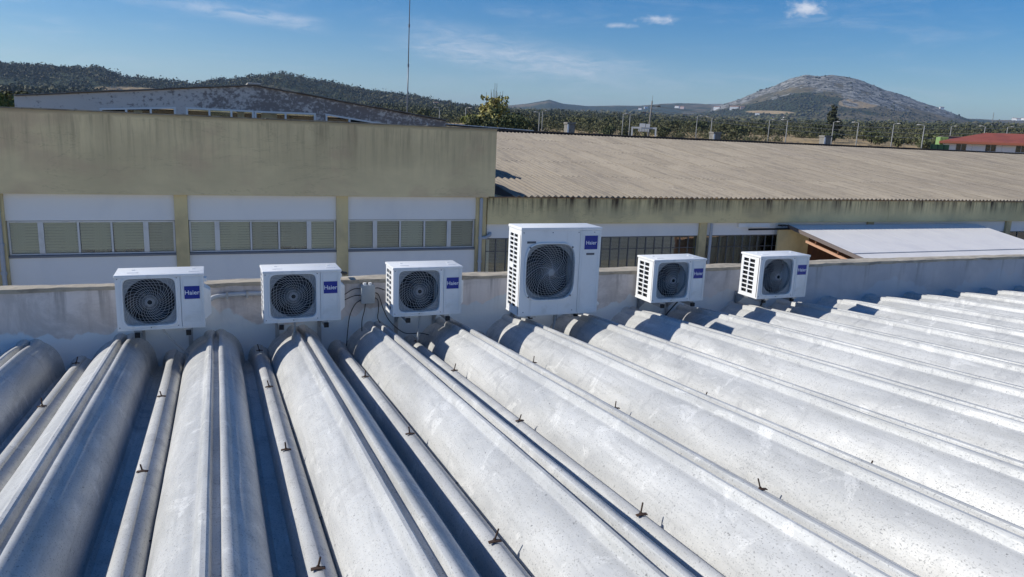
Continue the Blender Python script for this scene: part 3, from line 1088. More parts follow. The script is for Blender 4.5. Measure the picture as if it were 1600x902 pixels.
# unseen upstand, added to throw the small shadow on the corrugated roof
MB().box(6.62, 6.90, 2.95, 4.35, Z(-.855), Z(.10)).build('shadow_upstand', M_BEIGE, ob)
for x_, off_ in ((6.58, 0), (-4.16, 0)):
    dp = MB()
    dp.tube([(x_, -.06, Z(-1.62)), (x_, -.06, 0)], .045, 10)
    dpo = dp.build('downpipe', M_PIPE, ob, smooth=40)
    for z_ in (-2.68, -3.3):
        MB().tube([(x_, -.06, Z(z_ - .03)), (x_, -.06, Z(z_ + .03))], .060, 10).build('collar', M_PIPE, dpo, smooth=40)
    if x_ > 0:
        MB().tube([(x_, -.06, Z(-2.68)), (x_ + .16, -.075, Z(-2.66)), (x_ + .27, -.05, Z(-2.60)), (x_ + .30, .02, Z(-2.56))], .045, 10).build('elbow', M_PIPE, dpo, smooth=40)

# ------------------------------------------------------------------ right wing: workshop with corrugated roof
wb = empty('workshop_building', (7.4, YF, 0), 'low workshop with weathered corrugated roof and stained beige fascia', 'building')
X0 = 7.44
SL = math.tan(R(7.5))
YR, ZR = 31.6, None
M_FAS = streaked('stained_fascia', (.80, .65, .345), (.085, .06, .038), Z(-1.56), .62, dens=(.42, .62), st=1.0, blot=(.45, .38, .23))
XE = 52.0
fx = [6.76 - 7.4, 13.7, 20.6, 27.6, 34.6, 41.6, XE - 7.4]
for i in range(len(fx) - 1):                # fascia in precast lengths
    MB().box(fx[i] + .004, fx[i + 1] - .004, -.06, .14, Z(-2.31), Z(-1.66) + .06).build('fascia', M_FAS, wb, bevel=.006)
MB().box(6.76 - 7.4, XE - 7.4, -.10, .02, Z(-1.598), Z(-1.575)).build('gutter_lip', mat('rusty_lip', (.30, .20, .12), .8, layers=[((.16, .07, .03), (2, 2, 2), .45, .6, .8)]), wb)
wp = [(13.58, 13.84), (20.3, 20.56), (27.1, 27.36), (33.9, 34.16), (40.7, 40.96)]
for a, b_ in wp:
    MB().box(a - 7.4, b_ - 7.4, -.02, .25, 0, Z(-2.312)).build('pillar', M_BEIGE, wb, bevel=.006)
MB().tube([(13.95 - 7.4, -.07, Z(-2.33)), (13.95 - 7.4, -.07, 0)], .045, 10).build('downpipe', M_PIPE, wb, smooth=40)
ed = [6.80] + [q for a in wp for q in a] + [XE]
for i in range(0, len(ed), 2):
    a, b_ = ed[i] - 7.4, ed[i + 1] - 7.4
    MB().box(a, b_, .06, .22, Z(-2.70), Z(-2.313)).build('upper_panel', M_WHITE, wb)
    MB().box(a, b_, .06, .22, 0, Z(-3.72)).build('lower_panel', M_WHITE, wb)
    fr = MB()
    z0, z1 = Z(-3.72), Z(-2.705)
    fr.box(a, b_, .10, .15, z1 - .03, z1)
    fr.box(a, b_, .10, .15, z0, z0 + .03)
    n_ = max(2, round((b_ - a) / .30)) if i < 6 else max(2, round((b_ - a) / .6))
    st = (b_ - a) / n_
    for j in range(n_ + 1):
        x_ = a + st * j
        h_ = .013
        fr.box(max(a, x_ - h_), min(b_, x_ + h_), .105, .145, z0 + .03, z1 - .03)
    fr.box(a, b_, .112, .138, Z(-3.08), Z(-3.06))
    wo = fr.build('window', mat('dull_aluminium', (.13, .14, .15), .5, .2), wb)
    for j in range(n_):
        MB().box(a + st * j + .02, a + st * (j + 1) - .02, .124, .127, z0 + .03, z1 - .03).build('pane', M_GLASS, wo)
    cu = MB()
    xa = a
    nf = int((b_ - xa) / .05)
    for j in range(nf + 1):
        x_ = xa + (b_ - xa) * j / nf
        y_ = .19 + .02 * math.sin(j * 1.7) + random.uniform(-.01, .01)
        cu.v += [(x_, y_, z0), (x_, y_, z1)]
    cu.f = [(2 * j, 2 * j + 2, 2 * j + 3, 2 * j + 1) for j in range(nf)]
    if i == 0:                              # slatted blinds in the first bay
        sl = MB()
        zz = z1
        while zz > z0:
            sl.add([(a, .20, zz), (b_, .20, zz), (b_, .23, zz - .035), (a, .23, zz - .035)], [(0, 1, 2, 3)])
            zz -= .04
        sl.build('blind', mat('grey_slat', (.30, .32, .33), .6), wo)
    else:
        cu.build('curtain', M_CURT, wo)
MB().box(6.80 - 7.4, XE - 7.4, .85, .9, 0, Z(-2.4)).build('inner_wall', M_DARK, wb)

MB().box(15.0 - 7.4, 16.2 - 7.4, -.02, .058, Z(-2.46), Z(-2.325)).build('shutter_box', M_ACW, wb, bevel=.006)
M_FIB = fibre_mat()
CP = .177
zr = lambda y: Z(-1.545) + SL * (y - YF)
NCOL = int((XE - X0) / (CP * 5))
ROWS = [YF - .13]
while ROWS[-1] < YR - .3:
    ROWS.append(min(YR, YF + 2.75 + 2.62 * (len(ROWS) - 1)))
cols = CP * 5


def corrugated(width, length, nper, amp, m, name):
    """one corrugated sheet along +y, with its lower edge showing a thickness"""
    mb = MB()
    seg = 10
    n_ = nper * seg
    for (y_, dz_) in ((0, 0.0), (0, -.019), (length, 0.0)):
        for i in range(n_ + 1):
            x_ = width * i / n_
            mb.v.append((x_, y_, amp * math.cos(2 * math.pi * i / seg) + dz_))
    q = n_ + 1
    for i in range(n_):
        mb.f.append((i, i + 1, 2 * q + i + 1, 2 * q + i))
        mb.f.append((q + i, q + i + 1, i + 1, i))
    return mb.mesh(name, m, smooth=60)


for r_ in range(len(ROWS) - 1):
    ya, yb = ROWS[r_], ROWS[r_ + 1]
    L = (yb + .14 - ya) / math.cos(math.atan(SL))
    me = corrugated(cols + .02, L, 5, .0255, M_FIB, 'roof_sheet')
    for c_ in range(NCOL):
        o = obj('roof_sheet', me, wb)
        o.location = (X0 + c_ * cols - 7.4, ya - YF, zr(ya) + .014 + random.uniform(-.003, .003) + (c_ % 2) * .003)
        o.rotation_euler = (math.atan(SL) - R(.12), 0, random.uniform(-.0012, .0012))
ZRg = zr(YR)
# rear slope, mirror-like, in one part per row hidden from here: simple sheets
me = corrugated(cols + .02, 9.0, 5, .026, M_FIB, 'rear_sheet')
for c_ in range(NCOL):
    o = obj('rear_sheet', me, wb)
    o.location = (X0 + c_ * cols - 7.4, YR + .02 - YF, ZRg + .01)
    o.rotation_euler = (-math.atan(SL), 0, 0)
M_RCAP = mat('shaded_ridge_flashing', (.016, .016, .018), .9, spec=.1)  # flashing lies in shade; that shade is put into its near-black colour
x_ = X0
while x_ < XE - 1:
    mb = MB()
    pr = [(-.17, -.05), (-.16, .035), (-.06, .085), (.06, .085), (.17, .035)]
    q = random.uniform(-.008, .008)
    for xx in (x_ - 7.4, x_ + 2.0 - .012 - 7.4):
        mb.v += [(xx, YR - YF + a, ZRg + b_ + q + .01) for a, b_ in pr]
    mb.f = [(i, i + 5, i + 6, i + 1) for i in range(4)]
    mb.build('ridge_flashing', M_RCAP, wb)
    x_ += 2.0
MB().box(X0 - 7.4 - .60, X0 - 7.4 + .02, .10, 13.0, Z(-1.72), Z(-1.66)).build('valley_gutter', M_WHITE, wb)
MB().box(X0 - 7.4 + .02, X0 - 7.4 + .06, .15, 21, 0, Z(-1.63)).build('end_wall', M_BEIGE, wb)
# concrete flues behind the ridge
M_CONC = mat('concrete', (.24, .225, .20), .9, layers=[((.14, .13, .12), (4, 4, 4), .45, .65, .7)], bump=.3, bscale=30)
FL = [(16.25, 33.0, .40, .38, .78), (24.80, 33.0, .46, .38, .66), (32.33, 33.0, .50, .38, .76)]
for (x_, y_, wx, wy, zt) in FL:
    f = MB()
    zb = ZRg - .35
    f.box(x_ - wx / 2 - 7.4, x_ + wx / 2 - 7.4, y_ - YF, y_ + wy - YF, zb, Z(zt) - .10)
    fo = f.build('flue', M_CONC, wb, bevel=.01)
    MB().box(x_ - wx / 2 - .03 - 7.4, x_ + wx / 2 + .03 - 7.4, y_ - .03 - YF, y_ + wy + .03 - YF, Z(zt) - .097, Z(zt)).build('cap', M_CONC, fo, bevel=.012)
    MB().box(x_ - wx / 2 - .012 - 7.4, x_ - wx * .32 - 7.4, y_ - .012 - YF, y_ - .001 - YF, zb, Z(zt) - .10).build('corner_strip', M_ACW, fo)

# ------------------------------------------------------------------ lean-to with pale panels
ln = empty('lean_to', (16.84, 18.4, 0), 'pale sheet lean-to roof against the workshop, right beyond the parapet', 'lean-to')
LS = .183
M_PANEL = mat('pale_panel', (.80, .765, .73), .6, layers=[((.70, .67, .66), (1.2, 1.2, 1.2), .45, .7, .6), ((.30, .29, .28), (14, 14, 14), .70, .76, .6)])
lw = 8.5
lz = lambda y: Z(-2.385) - LS * (18.4 - y)
npan = 8
pw = lw / npan
for r_, (ya, yb, dz_) in enumerate(((18.38, 15.78, 0.0), (15.98, 12.6, -.026))):
    for i in range(npan):
        mb = MB()
        a, b_ = i * pw + .002, (i + 1) * pw - .002
        prof = [(a, .0), (a + .03, .002), (a + .06, .0), (b_, .0)]
        vs = []
        for (yy, sgn) in ((ya, 1), (yb, 1)):
            for px_, pz in prof:
                vs.append((px_, yy - 18.4, lz(yy) + pz + dz_))
            for px_, pz in prof:
                vs.append((px_, yy - 18.4, lz(yy) - .018 + dz_))
        fs = [(j, j + 1, j + 9, j + 8)[::-1] for j in range(3)] + [(4 + j, 12 + j, 13 + j, 5 + j)[::-1] for j in range(3)] + [(8, 9, 10, 11, 15, 14, 13, 12)[::-1], (0, 8, 12, 4)[::-1], (3, 7, 15, 11)[::-1]]
        mb.add(vs, fs)
        mb.build('roof_panel', M_PANEL, ln)
M_BROWN = mat('brown_timber', (.13, .055, .028), .7, layers=[((.07, .03, .018), (12, 2, 2), .4, .65, .7)])
M_COP = mat('orange_timber', (.52, .30, .19), .6)
edge = MB()
for (ya, yb) in ((18.38, 12.6),):
    edge.add([(-.03, ya - 18.4, lz(ya) + .02), (.0, ya - 18.4, lz(ya) + .02), (.0, ya - 18.4, lz(ya) - .09), (-.03, ya - 18.4, lz(ya) - .09),
              (-.03, yb - 18.4, lz(yb) + .02), (.0, yb - 18.4, lz(yb) + .02), (.0, yb - 18.4, lz(yb) - .09), (-.03, yb - 18.4, lz(yb) - .09)],
             [(0, 1, 5, 4), (1, 2, 6, 5), (2, 3, 7, 6), (3, 0, 4, 7), (0, 3, 2, 1), (4, 5, 6, 7)])
edge.build('edge_flashing', mat('brown_flashing', (.16, .13, .12), .6), ln)
for x_, m_, nm in ((.05, M_COP, 'tie_beam'), (lw / 2, M_BROWN, 'rafter'), (lw - .1, M_BROWN, 'rafter')):
    q = MB()
    off_ = .26
    ya, yb = 17.6, 12.7
    q.add([(x_ + sx, yy - 18.4, lz(yy) - off_ + sz) for yy in (ya, yb) for sx, sz in ((-.03, .035), (.03, .035), (.03, -.035), (-.03, -.035))],
          [(0, 1, 5, 4), (1, 2, 6, 5), (2, 3, 7, 6), (3, 0, 4, 7), (0, 3, 2, 1), (4, 5, 6, 7)])
    q.build(nm, m_, ln)
st = MB()
for yy in (17.2, 16.3, 15.4, 14.5, 13.6):
    st.box(.03, .07, yy - 18.42, yy - 18.38, lz(yy) - .24, lz(yy) - .04)
st.build('strut', M_BROWN, ln)
MB().box(4.2, 4.3, -5.6, -.05, 0, lz(12.7) - .3).build('side_boarding', M_BROWN, ln)
MB().box(0, lw, -5.62, -5.5, 0, lz(12.7) - .05).build('front_boarding', M_BROWN, ln)
MB().tube([(-1.6, -.10, Z(-2.50)), (.3, -.10, Z(-2.49))], .03, 8).build('rail', M_BLACK, ln)
MB().box(-.35, -.08, -.12, .06, Z(-2.41), Z(-2.375)).build('rail_bracket', M_BLACK, ln)
MB().box(-.4, .85, -.06, .0, 0, Z(-2.5)).build('post_wall', M_BEIGE, ln)
MB().box(.855, 5.0, -.05, .01, 0, Z(-2.52)).build('timber_panel', M_BROWN, ln)

# ------------------------------------------------------------------ gabled hall behind the office building
gb = empty('gabled_hall', (0, 40, 0), 'gabled hall with mildewed whitewash and a strip of high windows behind the beige parapet', 'building')
AP, EL_, ER = (2.2, Z(1.93)), (-8.0, Z(.86)), (12.05, Z(.68))
M_MIL = mildew_mat()
ops = [(-4.6, -1.46, Z(.02), Z(.48), Z(.70)), (-.93, 2.08, Z(-.2), Z(.71), Z(.71)), (2.2, 5.08, Z(-.2), Z(.70), Z(.73)), (5.66, 9.2, Z(-.2), Z(.73), Z(.30))]


def gz(x):
    return EL_[1] + (AP[1] - EL_[1]) * (x - EL_[0]) / (AP[0] - EL_[0]) if x < AP[0] else AP[1] + (ER[1] - AP[1]) * (x - AP[0]) / (ER[0] - AP[0])


# wall in strips so the window openings are real holes; lintels slope with the roof on the right
cuts = sorted({EL_[0], AP[0], ER[0], *[q for o in ops for q in o[:2]]})
mb = MB()


def slab(x0, x1, za0, za1, zb0, zb1, y0=0, y1=.25):
    mb.add([(x0, y0, za0), (x1, y0, za1), (x1, y0, zb1), (x0, y0, zb0), (x0, y1, za0), (x1, y1, za1), (x1, y1, zb1), (x0, y1, zb0)],
           [(0, 1, 2, 3), (7, 6, 5, 4), (0, 4, 5, 1), (3, 2, 6, 7), (0, 3, 7, 4), (1, 5, 6, 2)])


head = lambda o, x: o[3] + (o[4] - o[3]) * (x - o[0]) / (o[1] - o[0])
for a, b_ in zip(cuts, cuts[1:]):
    mid = (a + b_) / 2
    o = next((o for o in ops if o[0] < mid < o[1]), None)
    if o:
        slab(a, b_, head(o, a), head(o, b_), gz(a) - .01, gz(b_) - .01)
        slab(a, b_, 0, 0, o[2] - .3, o[2] - .3)
    else:
        slab(a, b_, 0, 0, gz(a) - .01, gz(b_) - .01)
mb.build('wall', M_MIL, gb)
M_FRW = mat('white_frame', (.80, .79, .76), .6)
for o in ops:
    fr = MB()
    n_ = 3 if o[1] - o[0] > 3 else 2
    fr.add([(o[0] - .05, yy, head(o, o[0]) + q) for yy in (-.03, .06) for q in (-.055, .03)] + [(o[1] + .05, yy, head(o, o[1]) + q) for yy in (-.03, .06) for q in (-.055, .03)],
           [(0, 1, 5, 4), (1, 3, 7, 5), (0, 4, 6, 2), (0, 2, 3, 1), (4, 5, 7, 6)])
    for j in range(n_ + 1):
        x_ = o[0] + (o[1] - o[0]) * j / n_
        fr.box(x_ - .045, x_ + .045, -.028, .08, o[2] - .3, head(o, x_) - .056)
    wo = fr.build('window', M_FRW, gb)
    for j in range(n_):
        a, b_ = o[0] + (o[1] - o[0]) * j / n_ + .04, o[0] + (o[1] - o[0]) * (j + 1) / n_ - .04
        MB().box(a, b_, .07, .074, o[2] - .3, min(head(o, a), head(o, b_)) - .056).build('pane', M_GLASS, wo)
        if (j + int(o[0] * 3)) % 3 == 0:
            MB().box(a + .25, b_ - .35, .32, .33, o[2] - .3, min(head(o, a), head(o, b_)) - .056).build('blind', M_CURT2, wo)
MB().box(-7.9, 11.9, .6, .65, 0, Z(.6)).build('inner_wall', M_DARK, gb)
M_GR = mat('grey_sheet', (.20, .185, .17), .9, layers=[((.10, .09, .085), (2, 2, 2), .45, .65, .6)])
for side, (pa, pb) in (('l', (EL_, AP)), ('r', (AP, ER))):
    n_ = 5
    for j in range(n_):
        xa, xb = pa[0] + (pb[0] - pa[0]) * j / n_, pa[0] + (pb[0] - pa[0]) * (j + 1) / n_
        za, zb = gz(xa), gz(xb)
        lift = .02 + (.02 if (j % 2) else 0)
        if side == 'r':
            xb += .12 if j == n_ - 1 else 0
        ov = MB()
        ov.add([(xa, -.16, za + lift), (xb, -.16, zb + lift), (xb, 16, zb + lift), (xa, 16, za + lift), (xa, -.16, za + lift + .045), (xb, -.16, zb + lift + .045), (xb, 16, zb + lift + .045), (xa, 16, za + lift + .045)],
               [(0, 1, 5, 4), (4, 5, 6, 7), (0, 3, 2, 1), (0, 4, 7, 3), (1, 2, 6, 5), (2, 3, 7, 6)])
        ov.build('roof_sheet', M_GR, gb)
MB().box(AP[0] - .35, AP[0] + .28, -.2, 16, AP[1] + .05, AP[1] + .13).build('ridge_cap', mat('pale_ridge', (.45, .43, .40), .9), gb, bevel=.03)

# white sheet roof behind the workshop ridge
ws = empty('white_shed', (13.2, 42, 0), 'low shed with a white sheet roof behind the left end of the workshop ridge', 'shed')
mb = MB()
a_, b_ = Vector((-.55, 0, Z(.58))), Vector((5.0, 0, Z(.415)))
M_WSH = mat('white_sheet', (.70, .70, .69), .5)
npn = 12
for j in range(npn):
    p, q = a_.lerp(b_, j / npn), a_.lerp(b_, (j + 1) / npn)
    mb = MB()
    mb.add([(p.x, 0, p.z), (q.x - .015, 0, q.z), (q.x - .015, 7, q.z + .05), (p.x, 7, p.z + .05), (p.x, 0, p.z - .05), (q.x - .015, 0, q.z - .05), (q.x - .015, 7, q.z), (p.x, 7, p.z)],
           [(0, 1, 2, 3), (0, 4, 5, 1), (4, 7, 6, 5), (0, 3, 7, 4), (1, 5, 6, 2), (2, 6, 7, 3)])
    mb.build('roof_panel', M_WSH, ws)
MB().box(-.4, 4.9, .3, 6.8, 0, Z(.33)).build('wall', mat('grey_wall', (.30, .31, .32), .8), ws)


# ------------------------------------------------------------------ terrain
def interp(x, tab):
    a = np.array(tab, float)
    return np.interp(x, a[:, 0], a[:, 1])


BASE = [(0, 0), (62, 0), (110, .8), (160, 3.4), (230, 7.0), (300, 9.3), (450, 14.0), (700, 22.5), (1000, 33.5), (1500, 53), (2200, 80), (3000, 108), (4200, 135), (6000, 165), (9000, 200), (30000, 200)]
LEFT = [(-180, 1.5), (-60, 1.9), (-30, 2.5), (-20, 2.75), (-11.9, 2.78), (-10.4, 2.8), (-8.1, 2.9), (-6.3, 3.06), (-5.2, 2.62), (-3.3, 2.6), (-.9, 2.46), (.7, 2.78), (3.25, 3.2), (4.98, 3.54), (6.3, 3.32), (8.5, 2.92), (11.3, 2.5), (14.1, 2.32), (16.4, 2.07), (20, 1.8), (28, 1.2), (60, .8), (180, 1.5)]
FAR = [(-180, 1.6), (0, 1.6), (10, 1.9), (16.4, 2.08), (18.8, 2.05), (21.7, 2.24), (23.0, 2.38), (23.8, 2.57), (24.46, 2.70), (25.1, 2.56), (25.6, 2.45), (27.4, 2.38), (29.3, 2.45), (31.2, 2.50), (32.6, 2.68), (34, 2.77), (35.8, 2.75), (37.1, 2.78), (42, 2.5), (50, 2.3), (54.3, 2.2), (56, 2.22), (62, 2.3), (90, 2.0), (180, 1.6)]
MTN = [(-180, 0), (28, .0), (33, 1.4), (36, 2.3), (37.1, 2.82), (38.4, 3.27), (39.7, 3.74), (40.7, 4.15), (41.7, 4.64), (42.5, 4.86), (43.3, 4.83), (44.2, 4.88), (45.6, 4.68), (47.1, 4.15), (48.7, 3.63), (50.3, 3.08), (51.8, 2.54), (52.9, 2.15), (55, 1.6), (60, .8), (70, 0), (180, 0)]


def vnoise(x, y, seed=0):
    """smooth value noise on arrays"""
    xi, yi = np.floor(x).astype(int), np.floor(y).astype(int)
    fx_, fy_ = x - xi, y - yi
    fx_, fy_ = fx_ * fx_ * (3 - 2 * fx_), fy_ * fy_ * (3 - 2 * fy_)

    def h(a, b):
        n = (a * 374761393 + b * 668265263 + seed * 974711) & 0x7fffffff
        n = ((n ^ (n >> 13)) * 1274126177) & 0x7fffffff
        return ((n ^ (n >> 16)) & 0xffff) / 65535.0
    return (h(xi, yi) * (1 - fx_) + h(xi + 1, yi) * fx_) * (1 - fy_) + (h(xi, yi + 1) * (1 - fx_) + h(xi + 1, yi + 1) * fx_) * fy_


def fbm(x, y, seed=0, oct=5):
    s_, a, t = 0, .5, 0
    for o_ in range(oct):
        s_ = s_ + a * vnoise(x * 2 ** o_ + 13.7 * o_, y * 2 ** o_ + 7.3 * o_, seed + o_)
        t += a
        a *= .55
    return s_ / t - .5


def height(azd, d, detail=True):
    azd, d = np.asarray(azd, float), np.asarray(d, float)
    x, y = d * np.sin(np.radians(azd)), d * np.cos(np.radians(azd))
    z = interp(d, BASE)
    for tab, D, w0, w1, am in ((LEFT, 1500, 520, 900, 26), (FAR, 4600, 1500, 2500, 40), (MTN, 3300, 1050, 1300, 70)):
        e = interp(azd, tab)
        g = np.exp(-((d - D) / np.where(d < D, w0, w1)) ** 2)
        hz = (CZ + D * np.tan(np.radians(e))) * g
        if detail:
            hz = hz + am * fbm(x / (D * .13), y / (D * .13), int(D)) * g * (1 - g * .82)
        z = np.maximum(z, hz)
    if detail:
        z = z + np.clip((d - 90) / 200, 0, 1) * 5.0 * fbm(x / 120, y / 120, 5)
        z = z + np.clip((d - 600) / 900, 0, 1) * 12 * fbm(x / 330, y / 330, 9)
        z = z + np.clip((interp(azd, MTN) - 2.3) / .8, 0, 1) * np.exp(-((d - 3050) / 480) ** 2) * (26 * np.abs(fbm(x / 95, y / 95, 51)) - 5)
    return z


azs = np.concatenate([np.arange(-180, -18, 3.0), np.arange(-18, 64, .22), np.arange(64, 180.1, 3.0)])
ds = np.concatenate([np.array([0.5, 20, 40, 62]), np.sort(np.concatenate([np.geomspace(80, 9500, 150), np.linspace(2200, 3420, 60) + .37]))])
A, D_ = np.meshgrid(azs, ds, indexing='ij')
Hh = height(A, D_) - .02
Xx, Yy = D_ * np.sin(np.radians(A)), D_ * np.cos(np.radians(A))
verts = np.stack([Xx, Yy, Hh], -1).reshape(-1, 3)
na, nd = len(azs), len(ds)
ii, jj = np.meshgrid(np.arange(na - 1), np.arange(nd - 1), indexing='ij')
q0 = (ii * nd + jj).ravel()
faces = np.stack([q0, q0 + 1, q0 + nd + 1, q0 + nd], -1)[:, ::-1]
me = bpy.data.meshes.new('terrain')
me.from_pydata(verts.tolist(), [], faces.tolist())
me.polygons.foreach_set('use_smooth', [True] * len(me.polygons))
# cover masks: R woodland, G bare rock, B dry field
dd, aa = D_.ravel(), A.ravel()
xx, yy = Xx.ravel(), Yy.ravel()
n1 = fbm(xx / 260, yy / 260, 21)
n2 = fbm(xx / 90, yy / 90, 31)
n3 = fbm(xx / 420, yy / 200, 41)
elv = np.degrees(np.arctan2(verts[:, 2] - CZ, np.maximum(dd, 1)))
mt = interp(aa, MTN)
onm = np.clip((dd - 2100) / 300, 0, 1) * np.clip((mt - 2.2) / .5, 0, 1)
rel = np.clip((elv - 2.0) / np.maximum(mt - 2.0, .3), 0, 1.2)
wood = np.clip(.5 + 2.6 * n1 + 1.5 * n2, 0, 1)
leftm = np.clip((19 - aa) / 3, 0, 1) * np.clip((dd - 500) / 200, 0, 1)
wood = wood * (1 - leftm) + leftm * np.clip(.66 + 2.8 * n1 + 1.6 * n2, .0, 1)
lowleft = np.clip((45.0 - aa) / 2.5, 0, 1) * np.clip((.70 - rel) / .15, 0, 1) * np.clip((rel - .02) / .1, 0, 1)
rock = onm * np.clip((rel - np.where(aa > 45, .32, .52)) / .30 + 2.6 * n2 + 1.6 * n1, 0, 1) * (1 - .8 * lowleft)
patch = onm * np.clip(1 - (((aa - 46.1) / 1.5) ** 2 + ((elv - 3.15) / .36) ** 2), 0, 1) * 2
wood = np.where(onm > .05, np.clip(.55 + 2 * n2, 0, 1) * (1 - onm) + onm * np.clip(np.maximum(lowleft * 1.2, .30 + 2.2 * n2), 0, 1), wood)
field = np.clip(1.6 * (-n1 * 1.8 - n3 * 2.0 - .30), 0, 1) * (1 - onm) * (1 - .8 * leftm)
field = np.maximum(field, np.clip((430 - dd) / 60, 0, 1) * np.clip(.75 + 2.2 * n2, 0, 1))
field = np.maximum(field, np.clip(patch, 0, 1))
# the tan clearing on the left hill and the meadow under the mountain
field = np.maximum(field, np.clip(1.3 - ((aa + 4.2) / 3.0) ** 2 - ((elv - 1.98) / .26) ** 2, 0, 1))
field = np.maximum(field, np.clip(1.2 - ((aa - 40.4) / 2.0) ** 2 - ((elv - 2.42) / .13) ** 2, 0, 1) * np.clip((dd - 1300) / 300, 0, 1))
field = np.maximum(field, np.clip(1.2 - ((aa - 25.5) / 1.5) ** 2 - ((elv - 1.35) / .18) ** 2, 0, 1))
wood = wood * (1 - .9 * np.clip(field, 0, 1))
ca = me.color_attributes.new('cover', 'FLOAT_COLOR', 'POINT')
ca.data.foreach_set('color', np.stack([wood, rock, np.clip(field, 0, 1), np.ones_like(wood)], -1).astype(np.float32).ravel())


def terrain_mat():
    m = bpy.data.materials.new('countryside')
    m.use_nodes = True
    n = N(m.node_tree)
    b = m.node_tree.nodes['Principled BSDF']
    at = n.new('ShaderNodeAttribute', attribute_name='cover')
    sp = n.new('ShaderNodeSeparateColor')
    n.put(sp.inputs[0], at.outputs['Color'])
    tc = n.new('ShaderNodeTexCoord').outputs['Object']
    c = n.mix(n.ramp(n.noise(tc, .02, 7, .72), .35, .65), (.075, .074, .045), (.20, .16, .095))
    c = n.mix(n.ramp(n.math('ADD', sp.outputs[0], n.math('MULTIPLY', n.math('SUBTRACT', n.noise(tc, .03, 5, .7), .5), .9)), .35, .62), c,
              n.mix(n.ramp(n.noise(tc, .06, 4, .7), .35, .65), (.028, .040, .022), (.060, .072, .036)))
    c = n.mix(n.ramp(n.math('ADD', sp.outputs[2], n.math('MULTIPLY', n.math('SUBTRACT', n.noise(tc, .05, 5, .7), .5), .6)), .35, .6), c,
              n.mix(n.noise(tc, .04, 5, .7), (.27, .19, .105), (.44, .34, .20)))
    rk = n.ramp(n.math('ADD', sp.outputs[1], n.math('MULTIPLY', n.math('SUBTRACT', n.noise(tc, .03, 8, .78), .5), 2.4)), .42, .62)
    c = n.mix(rk, c, n.mix(n.ramp(n.noise(tc, .045, 8, .8), .42, .58), (.048, .048, .040), (.34, .33, .30)))
    n.put(b.inputs['Base Color'], c)
    b.inputs['Roughness'].default_value = .95
    b.inputs['Specular IOR Level'].default_value = .1
    bp = n.new('ShaderNodeBump')
    bp.inputs['Strength'].default_value = .8
    bp.inputs['Distance'].default_value = 13.0
    n.put(bp.inputs['Height'], n.noise(tc, .03, 6, .7))
    m.node_tree.links.new(bp.outputs[0], b.inputs['Normal'])
    return m


me.materials.append(terrain_mat())
ter = obj('terrain', me)
ter['kind'] = 'structure'
# yard surface round the buildings
yd = MB()
yd.add([(-60, -30, .012), (75, -30, .012), (75, 58, .012), (-60, 58, .012)], [(0, 1, 2, 3)])
y_ = yd.build('yard', mat('yard_concrete', (.52, .47, .40), .9, layers=[((.42, .39, .33), (.3, .3, .3), .4, .65, .7)]))
y_['kind'] = 'structure'


def hgt(p):
    d = math.hypot(p.x, p.y)
    return float(height(math.degrees(math.atan2(p.x, p.y)), d))


def ground_at(px, d):
    """a spot on the ground d metres off, in line with column px of the photo's skyline"""
    p = at_dist(px, 205, d)
    p.z = hgt(p)
    return p


# ------------------------------------------------------------------ trees
def crown_mesh(name, blobs, nleaf, size, m, seed, tall=1.0):
    r = np.random.default_rng(seed)
    V, F = [], []
    vol = np.array([b[3] ** 2 for b in blobs])
    pick = r.choice(len(blobs), nleaf, p=vol / vol.sum())
    for i in range(nleaf):
        bx, by, bz, br = blobs[pick[i]]
        u = r.normal(size=3)
        u /= np.linalg.norm(u)
        rad = br * (.45 + .6 * r.random() ** .5)
        c = np.array([bx, by, bz]) + u * rad * np.array([1, 1, .85 * tall])
        nrm = u + r.normal(size=3) * .55
        nrm /= np.linalg.norm(nrm)
        t = np.cross(nrm, r.normal(size=3))
        t /= np.linalg.norm(t)
        s2 = np.cross(nrm, t)
        sz = size * (.6 + .8 * r.random())
        o = len(V)
        V += [tuple(c + t * sz * .6), tuple(c + s2 * sz * .42 + nrm * sz * .12), tuple(c - t * sz * .6), tuple(c - s2 * sz * .42 + nrm * sz * .12)]
        F.append((o, o + 1, o + 2, o + 3))
    me = bpy.data.meshes.new(name)
    me.from_pydata(V, [], F)
    me.materials.append(m)
    return me


M_BARK = mat('bark', (.10, .075, .055), .95, layers=[((.05, .04, .03), (8, 8, 2), .4, .65, .8)])


def trunk_mesh(h, r, limbs, seed):
    rr = random.Random(seed)
    mb = MB()
    top = Vector((rr.uniform(-.1, .1) * h, rr.uniform(-.1, .1) * h, h))
    mb.tube([(0, 0, -.6), top * .5 + Vector((r, 0, 0)), top], [r * 1.3, r * .85, r * .45], 6)
    for i in range(limbs):
        a = 2 * math.pi * i / limbs + rr.uniform(-.4, .4)
        s0 = top * rr.uniform(.5, .95)
        L = h * rr.uniform(.35, .6)
        e = s0 + Vector((math.cos(a) * L, math.sin(a) * L, L * rr.uniform(.6, 1.1)))
        mb.tube([s0, s0.lerp(e, .5) + Vector((0, 0, .1 * L)), e], [r * .5, r * .32, r * .12], 5)
    return mb.mesh('trunk', M_BARK, True)


M_OLIVE = leaf_mat('olive_leaves', (.065, .078, .030), (.155, .160, .070))
M_OAK = leaf_mat('oak_leaves', (.032, .046, .018), (.090, .105, .042))
M_POP = leaf_mat('poplar_leaves', (.33, .31, .09), (.52, .47, .18))
M_YG = leaf_mat('yellow_green_leaves', (.09, .12, .025), (.20, .21, .06))
M_CON = leaf_mat('conifer_needles', (.018, .030, .018), (.050, .065, .034))


